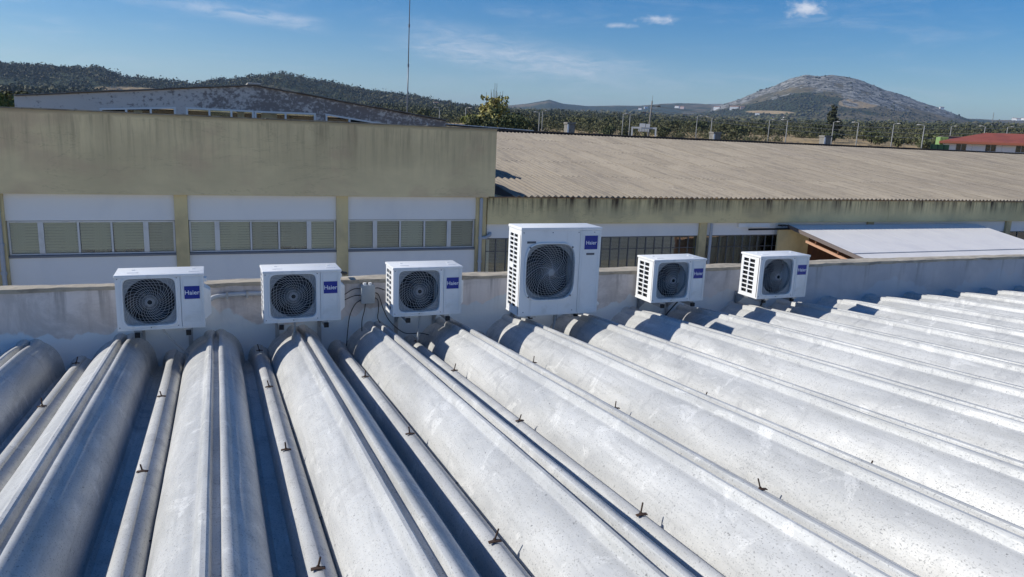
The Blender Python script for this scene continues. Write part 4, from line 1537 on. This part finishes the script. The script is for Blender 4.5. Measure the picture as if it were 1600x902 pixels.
def blob_set(seed, n, R0, H0):
    r = random.Random(seed)
    o = [(0, 0, H0, R0 * .75)]
    for i in range(n):
        a = r.uniform(0, 6.28)
        q = R0 * r.uniform(.35, .8)
        o.append((math.cos(a) * q, math.sin(a) * q, H0 + r.uniform(-.42, .45) * R0, R0 * r.uniform(.32, .58)))
    return o


def make_tree(name, loc, crown, trunk, label, cat, group=None, sc=1.0, rz=0.0):
    t = empty(name, loc, label, cat, group, rz)
    t.scale = (sc, sc, sc)
    obj('crown', crown, t)
    obj('trunk', trunk, t)
    return t


# landmark trees
p = at_dist(771, 205, 75)
g = hgt(p)
pop_bl = []
rq = random.Random(3)
for i in range(34):
    a, q = rq.uniform(0, 6.28), 1.8 * rq.random() ** .6
    pop_bl.append((math.cos(a) * q, math.sin(a) * q * .8, 3.7 + rq.uniform(0, 2.8) * (1.15 - q * .28), rq.uniform(.45, .68)))
for i in range(12):                          # thin upright tips
    a, q = rq.uniform(0, 6.28), rq.uniform(.1, 1.05)
    for j in range(3):
        pop_bl.append((math.cos(a) * q, math.sin(a) * q, 6.0 + j * .40 + rq.uniform(0, .4), .30 - .06 * j))
tr = make_tree('poplar_tree', (p.x, p.y, g), crown_mesh('crown', pop_bl, 5600, .22, M_POP, 5, 1.3), trunk_mesh(4.2, .12, 7, 4), 'pale yellow poplar with upright wispy tips beyond the white shed', 'tree', None, 1.2)
for ch in tr.children:
    if ch.name.startswith('trunk'):
        mbb = MB()
        for i in range(11):
            a, q = rq.uniform(0, 6.28), rq.uniform(.2, .95)
            mbb.tube([(0, 0, 2.5), (math.cos(a) * q * .8, math.sin(a) * q * .8, 5), (math.cos(a) * q, math.sin(a) * q, 7.9 + rq.uniform(-.5, .5))], [.06, .04, .012], 4)
        mbb.build('branch', M_BARK, tr)
p = at_dist(785, 205, 68)
make_tree('oak_tree', (p.x, p.y, hgt(p)), crown_mesh('crown', blob_set(11, 14, 2.1, 5.5), 2600, .22, M_OAK, 6), trunk_mesh(2.6, .16, 6, 5), 'dark green bushy tree in front of the pale poplar', 'tree')
p = at_dist(752, 205, 66)
make_tree('oak_tree', (p.x, p.y, hgt(p)), crown_mesh('crown', blob_set(17, 10, 1.3, 5.7), 1500, .2, M_OAK, 16), trunk_mesh(2.6, .14, 6, 8), 'small dark tree at the left foot of the pale poplar', 'tree')
p = at_dist(737, 205, 72)
make_tree('walnut_tree', (p.x, p.y, hgt(p)), crown_mesh('crown', blob_set(12, 10, 1.15, 6.2), 1300, .2, M_YG, 7), trunk_mesh(3.0, .12, 5, 6), 'small yellow green tree between a street lamp and the poplar', 'tree')
p = at_dist(1299, 205, 240)
cb = []
for i in range(15):
    f = i / 14
    cb.append((rq.uniform(-1, 1) * 1.6 * (1.1 - f), rq.uniform(-1, 1) * 1.6 * (1.1 - f), 2.0 + f * 8.2, (1.75 - 1.15 * f) * (1.25 if i % 3 else .8)))
    cb.append((rq.uniform(-1, 1) * 2.6 * (1.0 - f), rq.uniform(-1, 1) * 2.6 * (1.0 - f), 1.6 + f * 7.8, 1.0 - .5 * f))
make_tree('pine_tree', (p.x, p.y, hgt(p)), crown_mesh('crown', cb, 2600, .50, M_CON, 8), trunk_mesh(4.5, .28, 6, 7), 'tall dark conifer standing above the scrub below the rocky mountain', 'tree')
p = at_dist(3, 165, 58)
make_tree('walnut_tree', (p.x, p.y, 0), crown_mesh('crown', blob_set(19, 10, 1.5, 5.6), 1500, .22, M_YG, 27), trunk_mesh(3.4, .13, 5, 9), 'leafy yellow green tree at the far left end of the gabled hall', 'tree')
p = at_dist(18, 160, 66)
make_tree('oak_tree', (p.x, p.y, 0), crown_mesh('crown', blob_set(23, 10, 1.2, 6.2), 1200, .22, M_OAK, 29), trunk_mesh(3.4, .13, 5, 10), 'dull brownish tree touching the left eave of the gabled hall', 'tree')

# scrubland trees that can still be told apart
crowns = [crown_mesh('crown', blob_set(30 + i, 9, 2.4, 2.5), 420, .62, M_OLIVE if i % 2 else M_OAK, 40 + i) for i in range(6)]
trunks = [trunk_mesh(1.5, .16, 4, 60 + i) for i in range(3)]
MARKS = [(20.6, 'right of the pale poplar'), (24.0, 'left of the close pair of lamps'), (25.3, 'by the left concrete flue'), (28.0, 'between the left flue and the gantry lamps'), (31.0, 'left of the sign gantry'),
         (33.6, 'behind the sign gantry'), (35.6, 'right of the power pole'), (37.4, 'behind the middle concrete flue'), (39.5, 'right of the middle concrete flue'), (42.0, 'below the mountain meadow'),
         (43.8, 'left of the dark conifer'), (45.2, 'around the foot of the dark conifer'), (47.2, 'first stretch right of the conifer'), (49.3, 'second stretch right of the conifer'), (51.0, 'left of the green cabin'),
         (53.0, 'behind the green cabin'), (55.5, 'behind the red roof'), (99, 'off to the right of the red roof')]


def tree_label(i, a_, d_, sz=1):
    where = next(t for q, t in MARKS if a_ < q)
    look = ('dark green', 'olive green')[(i % 6) % 2]
    size_ = 'small' if sz < .62 else 'tall' if sz > .84 else 'middling'
    row = 'front' if d_ < 290 else 'middle' if d_ < 430 else 'back'
    return f'{size_} {look} {row}-row scrub tree {where}'.replace('concrete ', '')


count = 0
tries = 0
while count < 260 and tries < 8000:
    tries += 1
    azd = random.uniform(14, 60)
    d = 200 + 480 * random.random() ** 1.1
    dens = float(fbm(np.array(azd * d / 4200.), np.array(d / 60.), 77))
    if dens < -.02 + (.07 if d < 260 else 0):
        continue
    x_, y_ = d * math.sin(R(azd)), d * math.cos(R(azd))
    tsz = random.uniform(.45, 1.0)
    o = make_tree('scrub_tree', (x_, y_, float(height(azd, d)) - .2), crowns[count % 6], trunks[count % 3],
                  tree_label(count, azd, d, tsz), 'tree', 'scrubland trees', tsz * (1 + (d - 200) / 1500), random.uniform(0, 6.28))
    count += 1

# woodland that reads as one mass
ico = bmesh.new()
bmesh.ops.create_icosphere(ico, subdivisions=1, radius=1)
IV = np.array([v.co[:] for v in ico.verts])
IF = np.array([[v.index for v in f.verts] for f in ico.faces])
ico.free()


def woodland(name, n, azr, dr, keep, size, m, zs=.8, pw=1.0):
    a = rng.uniform(azr[0], azr[1], n * 5)
    d = dr[0] + (dr[1] - dr[0]) * rng.random(n * 5) ** pw
    k = keep(a, d)
    sel = rng.random(n * 5) < k
    a, d = a[sel][:n], d[sel][:n]
    x, y = d * np.sin(np.radians(a)), d * np.cos(np.radians(a))
    z = height(a, d)
    s_ = size(d) * np.exp(rng.normal(-.12, .42, len(a))).clip(.3, 2.1)
    nv = len(IV)
    jit = 1 + rng.uniform(-.30, .28, (len(a), nv, 1))
    rot = rng.uniform(0, 6.28, len(a))
    c, q = np.cos(rot)[:, None], np.sin(rot)[:, None]
    P = IV[None] * jit * np.stack([rng.uniform(.7, 1.7, len(a)), rng.uniform(.7, 1.5, len(a)), rng.uniform(.7, 1.25, len(a))], -1)[:, None, :]
    X = P[..., 0] * c - P[..., 1] * q
    Y = P[..., 0] * q + P[..., 1] * c
    V = np.stack([X * s_[:, None] + x[:, None], Y * s_[:, None] + y[:, None], P[..., 2] * s_[:, None] * zs * rng.uniform(.8, 1.25, (len(a), 1)) + (z + s_ * .45)[:, None]], -1)
    F = (IF[None] + (np.arange(len(a)) * nv)[:, None, None]).reshape(-1, 3)
    me = bpy.data.meshes.new(name)
    me.vertices.add(len(a) * nv)
    me.vertices.foreach_set('co', V.reshape(-1))
    me.loops.add(F.size)
    me.loops.foreach_set('vertex_index', F.reshape(-1).astype(np.int32))
    me.polygons.add(len(F))
    me.polygons.foreach_set('loop_start', np.arange(0, F.size, 3, dtype=np.int32))
    me.update(calc_edges=True)
    me.validate()
    me.materials.append(m)
    o = obj(name, me)
    return o


def leafy(name, n, azr, dr, keep, size, leaves, lsize, m, pw=1.0):
    """bushes and low trees as clouds of small leaf faces, joined in one mesh"""
    a = rng.uniform(azr[0], azr[1], n * 6)
    d = dr[0] + (dr[1] - dr[0]) * rng.random(n * 6) ** pw
    sel = rng.random(n * 6) < keep(a, d)
    a, d = a[sel][:n], d[sel][:n]
    k = len(a)
    x, y, z = d * np.sin(np.radians(a)), d * np.cos(np.radians(a)), height(a, d)
    s_ = size(d) * np.exp(rng.normal(-.1, .4, k)).clip(.35, 2.0)
    u = rng.normal(size=(k, leaves, 3))
    u /= np.linalg.norm(u, axis=2, keepdims=True)
    lump = rng.normal(size=(k, 5, 3)) * np.array([.62, .62, .30])
    which = rng.integers(0, 5, (k, leaves))
    c = np.take_along_axis(lump, which[..., None], 1) + u * (.35 + .35 * rng.random((k, leaves, 1))) * np.array([1, 1, .8])
    c[..., 2] = np.maximum(c[..., 2], -.55)
    c = c * s_[:, None, None] + np.stack([x, y, z + s_ * .62], -1)[:, None]
    nr = u + rng.normal(size=u.shape) * .5
    nr /= np.linalg.norm(nr, axis=2, keepdims=True)
    t = np.cross(nr, rng.normal(size=u.shape))
    t /= np.linalg.norm(t, axis=2, keepdims=True) + 1e-9
    b = np.cross(nr, t)
    L = (lsize * s_[:, None, None] * rng.uniform(.6, 1.4, (k, leaves, 1)))
    V = np.stack([c + t * L, c + b * L * .75 + nr * L * .25, c - t * L, c - b * L * .75], 2).reshape(-1, 3)
    me = bpy.data.meshes.new(name)
    nq = k * leaves
    me.vertices.add(nq * 4)
    me.vertices.foreach_set('co', V.reshape(-1).astype(np.float32))
    me.loops.add(nq * 4)
    me.loops.foreach_set('vertex_index', np.arange(nq * 4, dtype=np.int32))
    me.polygons.add(nq)
    me.polygons.foreach_set('loop_start', np.arange(0, nq * 4, 4, dtype=np.int32))
    me.update(calc_edges=True)
    me.materials.append(m)
    return obj(name, me)


M_WOOD = leaf_mat('woodland_leaves', (.013, .021, .012), (.032, .041, .020), True)
M_WOODL = leaf_mat('oak_wood_leaves', (.018, .029, .014), (.050, .062, .027), True)
M_WOOD2 = leaf_mat('scrub_leaves', (.036, .046, .020), (.105, .110, .050), True)


def clear(a, d):                            # openings left in the woods
    z = height(a, d)
    e = np.degrees(np.arctan2(z - CZ, d))
    f = (((a + 4.2) / 3.0) ** 2 + ((e - 1.98) / .24) ** 2 > 1) & (((a - 40.4) / 2.1) ** 2 + ((e - 2.42) / .13) ** 2 > 1) & (((a - 25.5) / 1.4) ** 2 + ((e - 1.35) / .16) ** 2 > 1)
    return f.astype(float)


def k_left(a, d):
    x, y = d * np.sin(np.radians(a)), d * np.cos(np.radians(a))
    return np.clip(.50 + 3.4 * fbm(x / 110, y / 110, 3) + 1.4 * fbm(x / 330, y / 330, 13), .04, 1) * clear(a, d)


def k_mid(a, d):
    x, y = d * np.sin(np.radians(a)), d * np.cos(np.radians(a))
    return np.clip(.32 + 3.4 * fbm(x / 150, y / 150, 8) + 1.2 * fbm(x / 420, y / 420, 18), .01, 1) * clear(a, d)


def k_mtn(a, d):
    z = height(a, d)
    e = np.degrees(np.arctan2(z - CZ, d))
    m_ = interp(a, MTN)
    r_ = (e - 2.0) / np.maximum(m_ - 2.0, .3)
    low = np.clip((45 - a) / 2, 0, 1) * (r_ < .62)
    x, y = d * np.sin(np.radians(a)), d * np.cos(np.radians(a))
    return np.clip(low + np.where(a > 45, .02, .12) + 1.8 * fbm(x / 200, y / 200, 4) - .25 * (r_ > .6), .02, 1) * clear(a, d) * ((((a - 46.1) / 1.5) ** 2 + ((e - 3.15) / .36) ** 2) > .8)


def k_near(a, d):
    x, y = d * np.sin(np.radians(a)), d * np.cos(np.radians(a))
    return np.clip(.22 + 3.8 * fbm(x / 60, y / 60, 61), .0, 1)


M_BUSH = leaf_mat('bush_leaves', (.046, .055, .022), (.130, .128, .060))
for nm, args, lab in (
    ('scrub_woodland', (13000, (12, 62), (900, 3000), lambda a, d: k_mid(a, d) * ((d < 2250) | (a < 33)), lambda d: 1.2 + d / 1000, M_WOOD2, .75, 1.3), 'patchy olive scrub and woodland on the plain beyond the long roof'),
    ('mountain_scrub', (13000, (28, 62), (2100, 3500), k_mtn, lambda d: 2.1 + 0 * d, M_WOOD, .75, .8), 'dark scrub dotted over the rocky mountain on the right')):
    o = woodland(nm, *args)
    tag(o, lab, 'woodland', None, 'stuff')

tag(leafy('woodland', 15000, (-16, 21), (520, 1700), k_left, lambda d: 1.5 + d / 900, 26, .26, M_WOODL, .9), 'dense dark green woodland covering the hills on the left', 'woodland', None, 'stuff')
tag(leafy('scrub_bushes', 4200, (14, 62), (205, 480), k_near, lambda d: .8 + d / 550, 90, .135, M_BUSH, .8), 'low olive bushes and thickets covering the near fields', 'scrub', None, 'stuff')
tag(leafy('scrub_thicket', 6500, (12, 62), (430, 950), k_mid, lambda d: 1.2 + d / 560, 58, .165, M_WOOD2), 'scrubby trees on the plain in the middle distance', 'scrub', None, 'stuff')

# ------------------------------------------------------------------ street furniture beyond the roofs
M_LAMP = mat('lamp_post_grey', (.25, .25, .245), .6)
M_HEAD = mat('lamp_head', (.36, .36, .35), .5)


def make_lamp(hh, arm, double=False):
    t = empty('street_lamp', (0, 0, 0))
    MB().tube([(0, 0, -.5), (0, 0, hh * .5), (0, 0, hh)], [.12, .095, .07], 8).build('post', M_LAMP, t, smooth=True)
    for sg in ((arm, -arm) if double else (arm,)):
        MB().tube([(0, 0, hh - .05), (sg * .2, 0, hh + .06), (sg * .55, 0, hh + .11)], [.065, .055, .045], 6).build('arm', M_LAMP, t, smooth=True)
        hm = MB()
        hm.tube([(sg * .45, 0, hh + .09), (sg * .6, 0, hh + .12), (sg * 1.0, 0, hh + .11), (sg * 1.12, 0, hh + .09)], [.04, .11, .10, .05], 8)
        hm.build('lamp_head', M_HEAD, t, smooth=True)
    return t


LAMPS = [  # top pixel x, y, distance, arm, label
    (687, 168, 150, -1, 'street lamp just above the right eave of the gabled hall'),
    (728, 168, 130, 1, 'street lamp standing alone left of the pale poplar'),
    (843, 175, 150, -1, 'left one of the close pair of street lamps by the small cone hill'),
    (848, 173, 165, 1, 'right one of the close pair of street lamps by the small cone hill'),
    (974, 178, 165, 1, 'street lamp left of the white sign gantry, farther of two'),
    (985, 178, 150, -1, 'street lamp just above the left leg of the white sign gantry'),
    (1090, 181, 170, 1, 'street lamp midway between the gantry and a concrete flue, arm to the right'),
    (1113, 183, 150, -1, 'street lamp just left of the middle concrete flue'),
    (1203, 187, 170, 1, 'street lamp under the left foot of the mountain, farther of two'),
    (1231, 187, 140, -1, 'street lamp nearer of two, under the meadow at the foot of the mountain'),
    (1303, 190, 150, 1, 'street lamp in front of the dark conifer'),
    (1342, 191, 140, -1, 'street lamp first to the right of the dark conifer'),
    (1397, 193, 150, 1, 'street lamp second to the right of the dark conifer'),
    (1445, 195, 135, -1, 'street lamp left of the green panel container'),
    (1487, 197, 190, 1, 'street lamp behind the grey container by the red roof'),
    (1540, 197, 170, -1, 'street lamp rising behind the middle of the red roof'),
    (1575, 198, 190, 1, 'rightmost street lamp, behind the red roof')]
plus, minus = make_lamp(8.5, 1), make_lamp(8.5, -1)
used = {1: False, -1: False}
for px, py, d, arm, lab in LAMPS:
    src = plus if arm > 0 else minus
    o = copy_tree(src) if used[arm] else src
    used[arm] = True
    p = at_dist(px, py, d)
    g = hgt(p)
    o.location = (p.x, p.y, g)
    sc_ = (p.z - g) / 8.65
    o.scale = (1, 1, sc_)
    o.rotation_euler.z = -math.atan2(p.x, p.y) + random.uniform(-.3, .3)
    tag(o, lab, 'street lamp', 'street lamps along the road')

# concrete power pole with two arms
M_POLE = mat('pole_concrete', (.20, .19, .18), .9)
p = at_dist(1019, 158, 150)
g = hgt(p)
pp = empty('power_pole', (p.x, p.y, g), 'concrete power pole with two short lamp arms above the sign gantry', 'power pole', None, -math.atan2(p.x, p.y))
ph = p.z - g
MB().tube([(-.45, 0, -1), (0, 0, ph)], [.21, .13], 8).build('pole', M_POLE, pp, smooth=True)
for sg, zz in ((1, ph - .9), (-1, ph - 2.2)):
    a = MB().tube([(0, 0, zz - .05), (sg * 1.3, 0, zz)], .07, 6).build('arm', M_POLE, pp)
    MB().tube([(sg * 1.1, 0, zz - .05), (sg * 1.65, 0, zz + .02)], .16, 8).build('insulator', mat('dark_fitting', (.08, .08, .09), .5), pp)
MB().tube([(0, 0, ph), (.06, 0, ph + 1.0)], .03, 6).build('rod', M_POLE, pp)
# overhead wires to the right
M_WL = mat('wire_grey', (.30, .31, .33), .5, .3)
end = at_dist(1600, 196, 190) + Vector((60, -25, 0))
for i, (dz_, py_, lab) in enumerate(((-.9, 173, 'topmost overhead wire running right from the power pole'), (-1.6, 181, 'middle overhead wire running right from the power pole'), (-2.3, 189, 'lowest overhead wire running right from the power pole'))):
    a = Vector((p.x, p.y, g + ph + dz_))
    e = at_dist(1640, py_ + 24, 230)
    pts = [a.lerp(e, t / 14) - Vector((0, 0, 2.2 * 4 * (t / 14) * (1 - t / 14))) for t in range(15)]
    o = MB().tube([q - a for q in pts], .035, 4).build('power_line', M_WL, None, loc=a)
    tag(o, lab, 'power line', 'overhead wires')
# gantry with sign boards seen from behind
p0, p1 = at_dist(988, 198, 125), at_dist(1025, 199, 125)
g = min(hgt(p0), hgt(p1))
gd = (p1 - p0)
gr = empty('sign_gantry', (p0.x, p0.y, g), 'white portal gantry carrying road sign boards behind the long roof ridge', 'sign gantry', None, math.atan2(gd.y, gd.x))
gl = math.hypot(gd.x, gd.y)
gh = p0.z - g
M_GAN = mat('gantry_white', (.62, .62, .62), .6)
MB().box(-.13, .13, -.13, .13, -1, gh).build('leg', M_GAN, gr)
MB().box(gl - .13, gl + .13, -.13, .13, -1, gh).build('leg', M_GAN, gr)
MB().box(.132, gl - .132, -.12, .12, gh - .28, gh - .01).build('beam', M_GAN, gr)
M_BACK = mat('sign_back', (.66, .67, .68), .5)
for (x0, x1, z0, z1) in ((.30 * gl, .55 * gl, -.05, .55), (.57 * gl, .74 * gl, -.05, .50)):
    MB().box(x0, x1, -.22, -.18, gh + z0, gh + z1).build('sign_board', M_BACK, gr)
for i in range(7):
    x0 = (.27 + i * .066) * gl
    MB().box(x0, x0 + .045 * gl, -.22, -.18, gh - .72, gh - .30).build('sign_board', M_BACK, gr)

# antenna mast behind the gabled hall
p = at_dist(635, 172, 62)
ms = empty('antenna_mast', (p.x, p.y, 0), 'slender tall antenna mast rising above the gabled hall', 'mast')
q = at_dist(641, -30, 62) - Vector((p.x, p.y, 0))
MB().tube([(0, 0, 0), (q.x * .45, q.y * .45, q.z * .5), (q.x * .6, q.y * .6, q.z * .62)], [.055, .05, .045], 7).build('lower_tube', mat('mast_grey', (.20, .21, .24), .5, .3), ms, smooth=True)
MB().tube([(q.x * .6, q.y * .6, q.z * .62), (q.x, q.y, q.z), (q.x * 1.1, q.y * 1.1, q.z * 1.15)], [.038, .034, .03], 7).build('upper_tube', MATS['mast_grey'], ms, smooth=True)
for f in (.62, .80, .93):
    MB().tube([(q.x * (f - .02), q.y * (f - .02), q.z * f - .12), (q.x * (f - .02), q.y * (f - .02), q.z * f + .12)], .07, 8).build('coupling', MATS['mast_grey'], ms)

# red-roofed building
rb = empty('red_roofed_building', (75.4, 60, 0), 'long white building with a red hipped roof at the far right', 'building', None, -.88)
rb.scale = (.81, 1, 1)
rb.location.z = .42
M_RED = mat('red_roof', (.30, .080, .050), .7, layers=[((.20, .055, .038), (.5, .5, .5), .45, .65, .6)])
M_WW = mat('bright_white_wall', (.80, .80, .79), .6)
ez, rzz = 6.2, 7.35
L, Wd = 60, 11
# panels of wall between the windows, real openings
nwin = 16
for i in range(nwin + 1):
    xa = i * 3.4
    MB().box(xa + .01, xa + 3.39, 0, .12, -.5, 5.25).build('wall_panel', M_WW, rb)
    MB().box(xa + .01, xa + 1.5, 0, .12, 5.252, ez).build('wall_panel', M_WW, rb)
    MB().box(xa + 2.75, xa + 3.39, 0, .12, 5.252, ez).build('wall_panel', M_WW, rb)
    MB().box(xa + 1.502, xa + 2.748, 0, .12, 5.98, ez - .001).build('wall_panel', M_WW, rb)
    f = MB()
    f.box(xa + 1.502, xa + 2.748, .02, .08, 5.254, 5.29)
    f.box(xa + 1.502, xa + 2.748, .02, .08, 5.945, 5.978)
    for q in (1.502, 2.10, 2.708):
        f.box(xa + q, xa + q + .04, .02, .08, 5.292, 5.943)
    wo = f.build('window', M_ALU, rb)
    MB().box(xa + 1.54, xa + 2.71, .05, .055, 5.292, 5.943).build('pane', M_GLASS, wo)
MB().box(.3, L - 3, .6, .65, 0, 6.1).build('inner_wall', mat('dim_room', (.06, .09, .10), .9), rb)
MB().add([(0, .13, 0), (0, Wd, 0), (0, Wd, ez), (0, .13, ez)], [(0, 1, 2, 3)]).build('end_wall', M_WW, rb)
mb = MB().add([(-.5, -.5, ez), (L, -.5, ez), (L, Wd + .5, ez), (-.5, Wd + .5, ez), (5.0, Wd / 2, rzz), (L, Wd / 2, rzz), (-.5, -.5, ez - .22), (L, -.5, ez - .22), (L, Wd + .5, ez - .22), (-.5, Wd + .5, ez - .22)],
              [(0, 1, 5, 4), (2, 3, 4, 5), (3, 0, 4), (0, 6, 7, 1), (3, 9, 6, 0), (6, 9, 8, 7)])
rf = mb.build('roof', M_RED, rb)
MB().box(-.53, L, -.54, -.503, ez - .20, ez + .02).build('gutter', mat('orange_gutter', (.30, .10, .06), .6), rf)
p = at_dist(1475, 221, 100)
gcn = empty('green_container', (p.x, p.y, 0), 'light green panel cabin left of the red-roofed building', 'cabin', None, -.72)
MB().box(-.43, .43, 0, 2.5, 0, Z(1.94)).build('cabin', mat('light_green', (.22, .34, .12), .6), gcn, bevel=.02)
mb = MB()
for i in range(6):
    mb.box(-.40 + i * .14, -.35 + i * .14, -.03, -.002, .2, Z(1.88))
mb.build('rib', mat('light_green', (.22, .34, .12), .6), gcn)
p = at_dist(1500, 218, 103)
gsc = empty('grey_shed', (p.x, p.y, 0), 'dark grey panelled shed between the green cabin and the red roof', 'shed', None, -.72)
for i in range(9):
    MB().box(-1.75 + i * .40, -1.36 + i * .40, 0, .08, 0, Z(2.05)).build('panel', mat('grey_panel', (.16, .155, .16), .7), gsc)
MB().box(-1.75, 1.84, .09, 3.0, 0, Z(2.0)).build('body', mat('grey_panel', (.16, .155, .16), .7), gsc)
MB().box(-1.8, 1.9, -.1, 3.1, Z(2.055), Z(2.12)).build('roof', mat('grey_sheet', (.2, .185, .17), .9), gsc)
p = at_dist(1469, 229, 92)
gf = empty('green_fence', (p.x, p.y, 0), 'dark green mesh fence below the light green cabin', 'fence', None, -.72)
MB().box(-.9, .85, 0, .04, 0, Z(.98)).build('screen', mat('dark_green_mesh', (.012, .045, .028), .8), gf)
for i in range(4):
    MB().box(-.9 + i * .56, -.84 + i * .56, -.05, -.002, 0, Z(1.0)).build('post', mat('dark_green_post', (.012, .05, .03), .6), gf)

# scattered white houses on the slopes
M_TILE = mat('terracotta_roof', (.30, .17, .11), .8)
HOUSES = [(911, 176, 1300, 11, 'tiny white house on the plain under the cone hill'), (941, 190, 700, 8, 'white farm roof low in the scrub left of the gantry'), (1000, 172, 1500, 9, 'left of two tiny white houses left of the power pole'),
          (1009, 170, 1500, 9, 'right of two tiny white houses left of the power pole'), (1058, 169, 2200, 12, 'small white house on the far ridge right of the power pole'), (1066, 170, 2200, 12, 'small pinkish house on the far ridge right of the power pole'),
          (1120, 171, 1900, 16, 'pale house left of the mountain foot'), (1147, 171, 1900, 22, 'broad white house at the left foot of the mountain'), (1160, 171, 1900, 12, 'pink house beside the broad white one at the mountain foot'),
          (1183, 181, 1300, 11, 'white house in trees below the meadow'), (1206, 186, 1000, 9, 'white farmhouse left of the paired lamps under the meadow'), (1226, 186, 1000, 8, 'small white house right under the meadow'),
          (1471, 172, 3000, 9, 'pale house high on the right shoulder of the mountain'), (1584, 188, 3600, 8, 'leftmost white house of the hill town at far right'), (1591, 189, 3600, 9, 'middle white house of the hill town at far right'),
          (1598, 188, 3600, 8, 'rightmost white house of the hill town at far right'), (681, 165, 1350, 14, 'white house at the right foot of the wooded hill'), (666, 169, 1300, 12, 'white house among trees right of the antenna mast')]
for px, py, d, wd, lab in HOUSES:
    v = direction(px, py)
    azd, tanel = math.degrees(math.atan2(v.x, v.y)), v.z / math.hypot(v.x, v.y)
    dd_ = np.geomspace(380, 5200, 500)
    hh_ = height(np.full(500, azd), dd_)
    hit = np.nonzero((hh_ - CZ) / dd_ >= tanel)[0]
    d = float(dd_[hit[0]]) if len(hit) else d
    wd = wd * d / 1300 * .62
    p = Vector((d * math.sin(R(azd)), d * math.cos(R(azd)), float(height(azd, d))))
    h = empty('house', p, lab, 'house', 'white houses on the slopes', -math.atan2(p.x, p.y) + random.uniform(-.5, .5))
    a = wd / 2
    zt = min(wd * .42, 6) + d * .0006
    MB().box(-a, a, -a * .5, a * .5, -4, zt).build('wall', M_WW if 'pink' not in lab else mat('pink_wall', (.55, .40, .36), .8), h)
    MB().add([(-a - .3, -a * .5 - .3, zt), (a + .3, -a * .5 - .3, zt), (a + .3, a * .5 + .3, zt), (-a - .3, a * .5 + .3, zt), (-a - .3, 0, zt + a * .25), (a + .3, 0, zt + a * .25)],
             [(0, 1, 5, 4), (2, 3, 4, 5), (0, 4, 3), (1, 2, 5), (0, 3, 2, 1)]).build('roof', M_TILE if 'farm roof' not in lab else M_WW, h)
# thin masts on the skyline
for px, py, d, hh, lab in ((330, 119, 1500, 22, 'thin mast on the saddle between the wooded hills'), (437, 110, 1500, 22, 'thin mast on the crest of the wooded hill'), (576, 139, 1500, 18, 'thin mast on the falling shoulder of the wooded hill'),
                          (1553, 176, 900, 34, 'thin mast above the trees right of the mountain')):
    p = at_dist(px, py, d)
    mo = MB().tube([(0, 0, -hh), (0, 0, -hh * .4), (0, 0, 0)], [.55, .4, .25], 5).build('mast', M_LAMP, None, loc=p)
    tag(mo, lab, 'mast', 'masts on the skyline')

# ------------------------------------------------------------------ summer haze
HAZE = True
if HAZE:
    hb = MB().box(-9800, 9800, -9800, 9800, -2.0, 460)
    hm = bpy.data.materials.new('haze')
    hm.use_nodes = True
    nt = hm.node_tree
    nt.nodes.clear()
    pv = nt.nodes.new('ShaderNodeVolumePrincipled')
    pv.inputs['Color'].default_value = (.50, .69, 1.0, 1)
    pv.inputs['Density'].default_value = .0001
    pv.inputs['Anisotropy'].default_value = .2
    oo = nt.nodes.new('ShaderNodeOutputMaterial')
    nt.links.new(pv.outputs[0], oo.inputs['Volume'])
    hz_ = hb.build('haze', hm)
    hz_['kind'] = 'stuff'
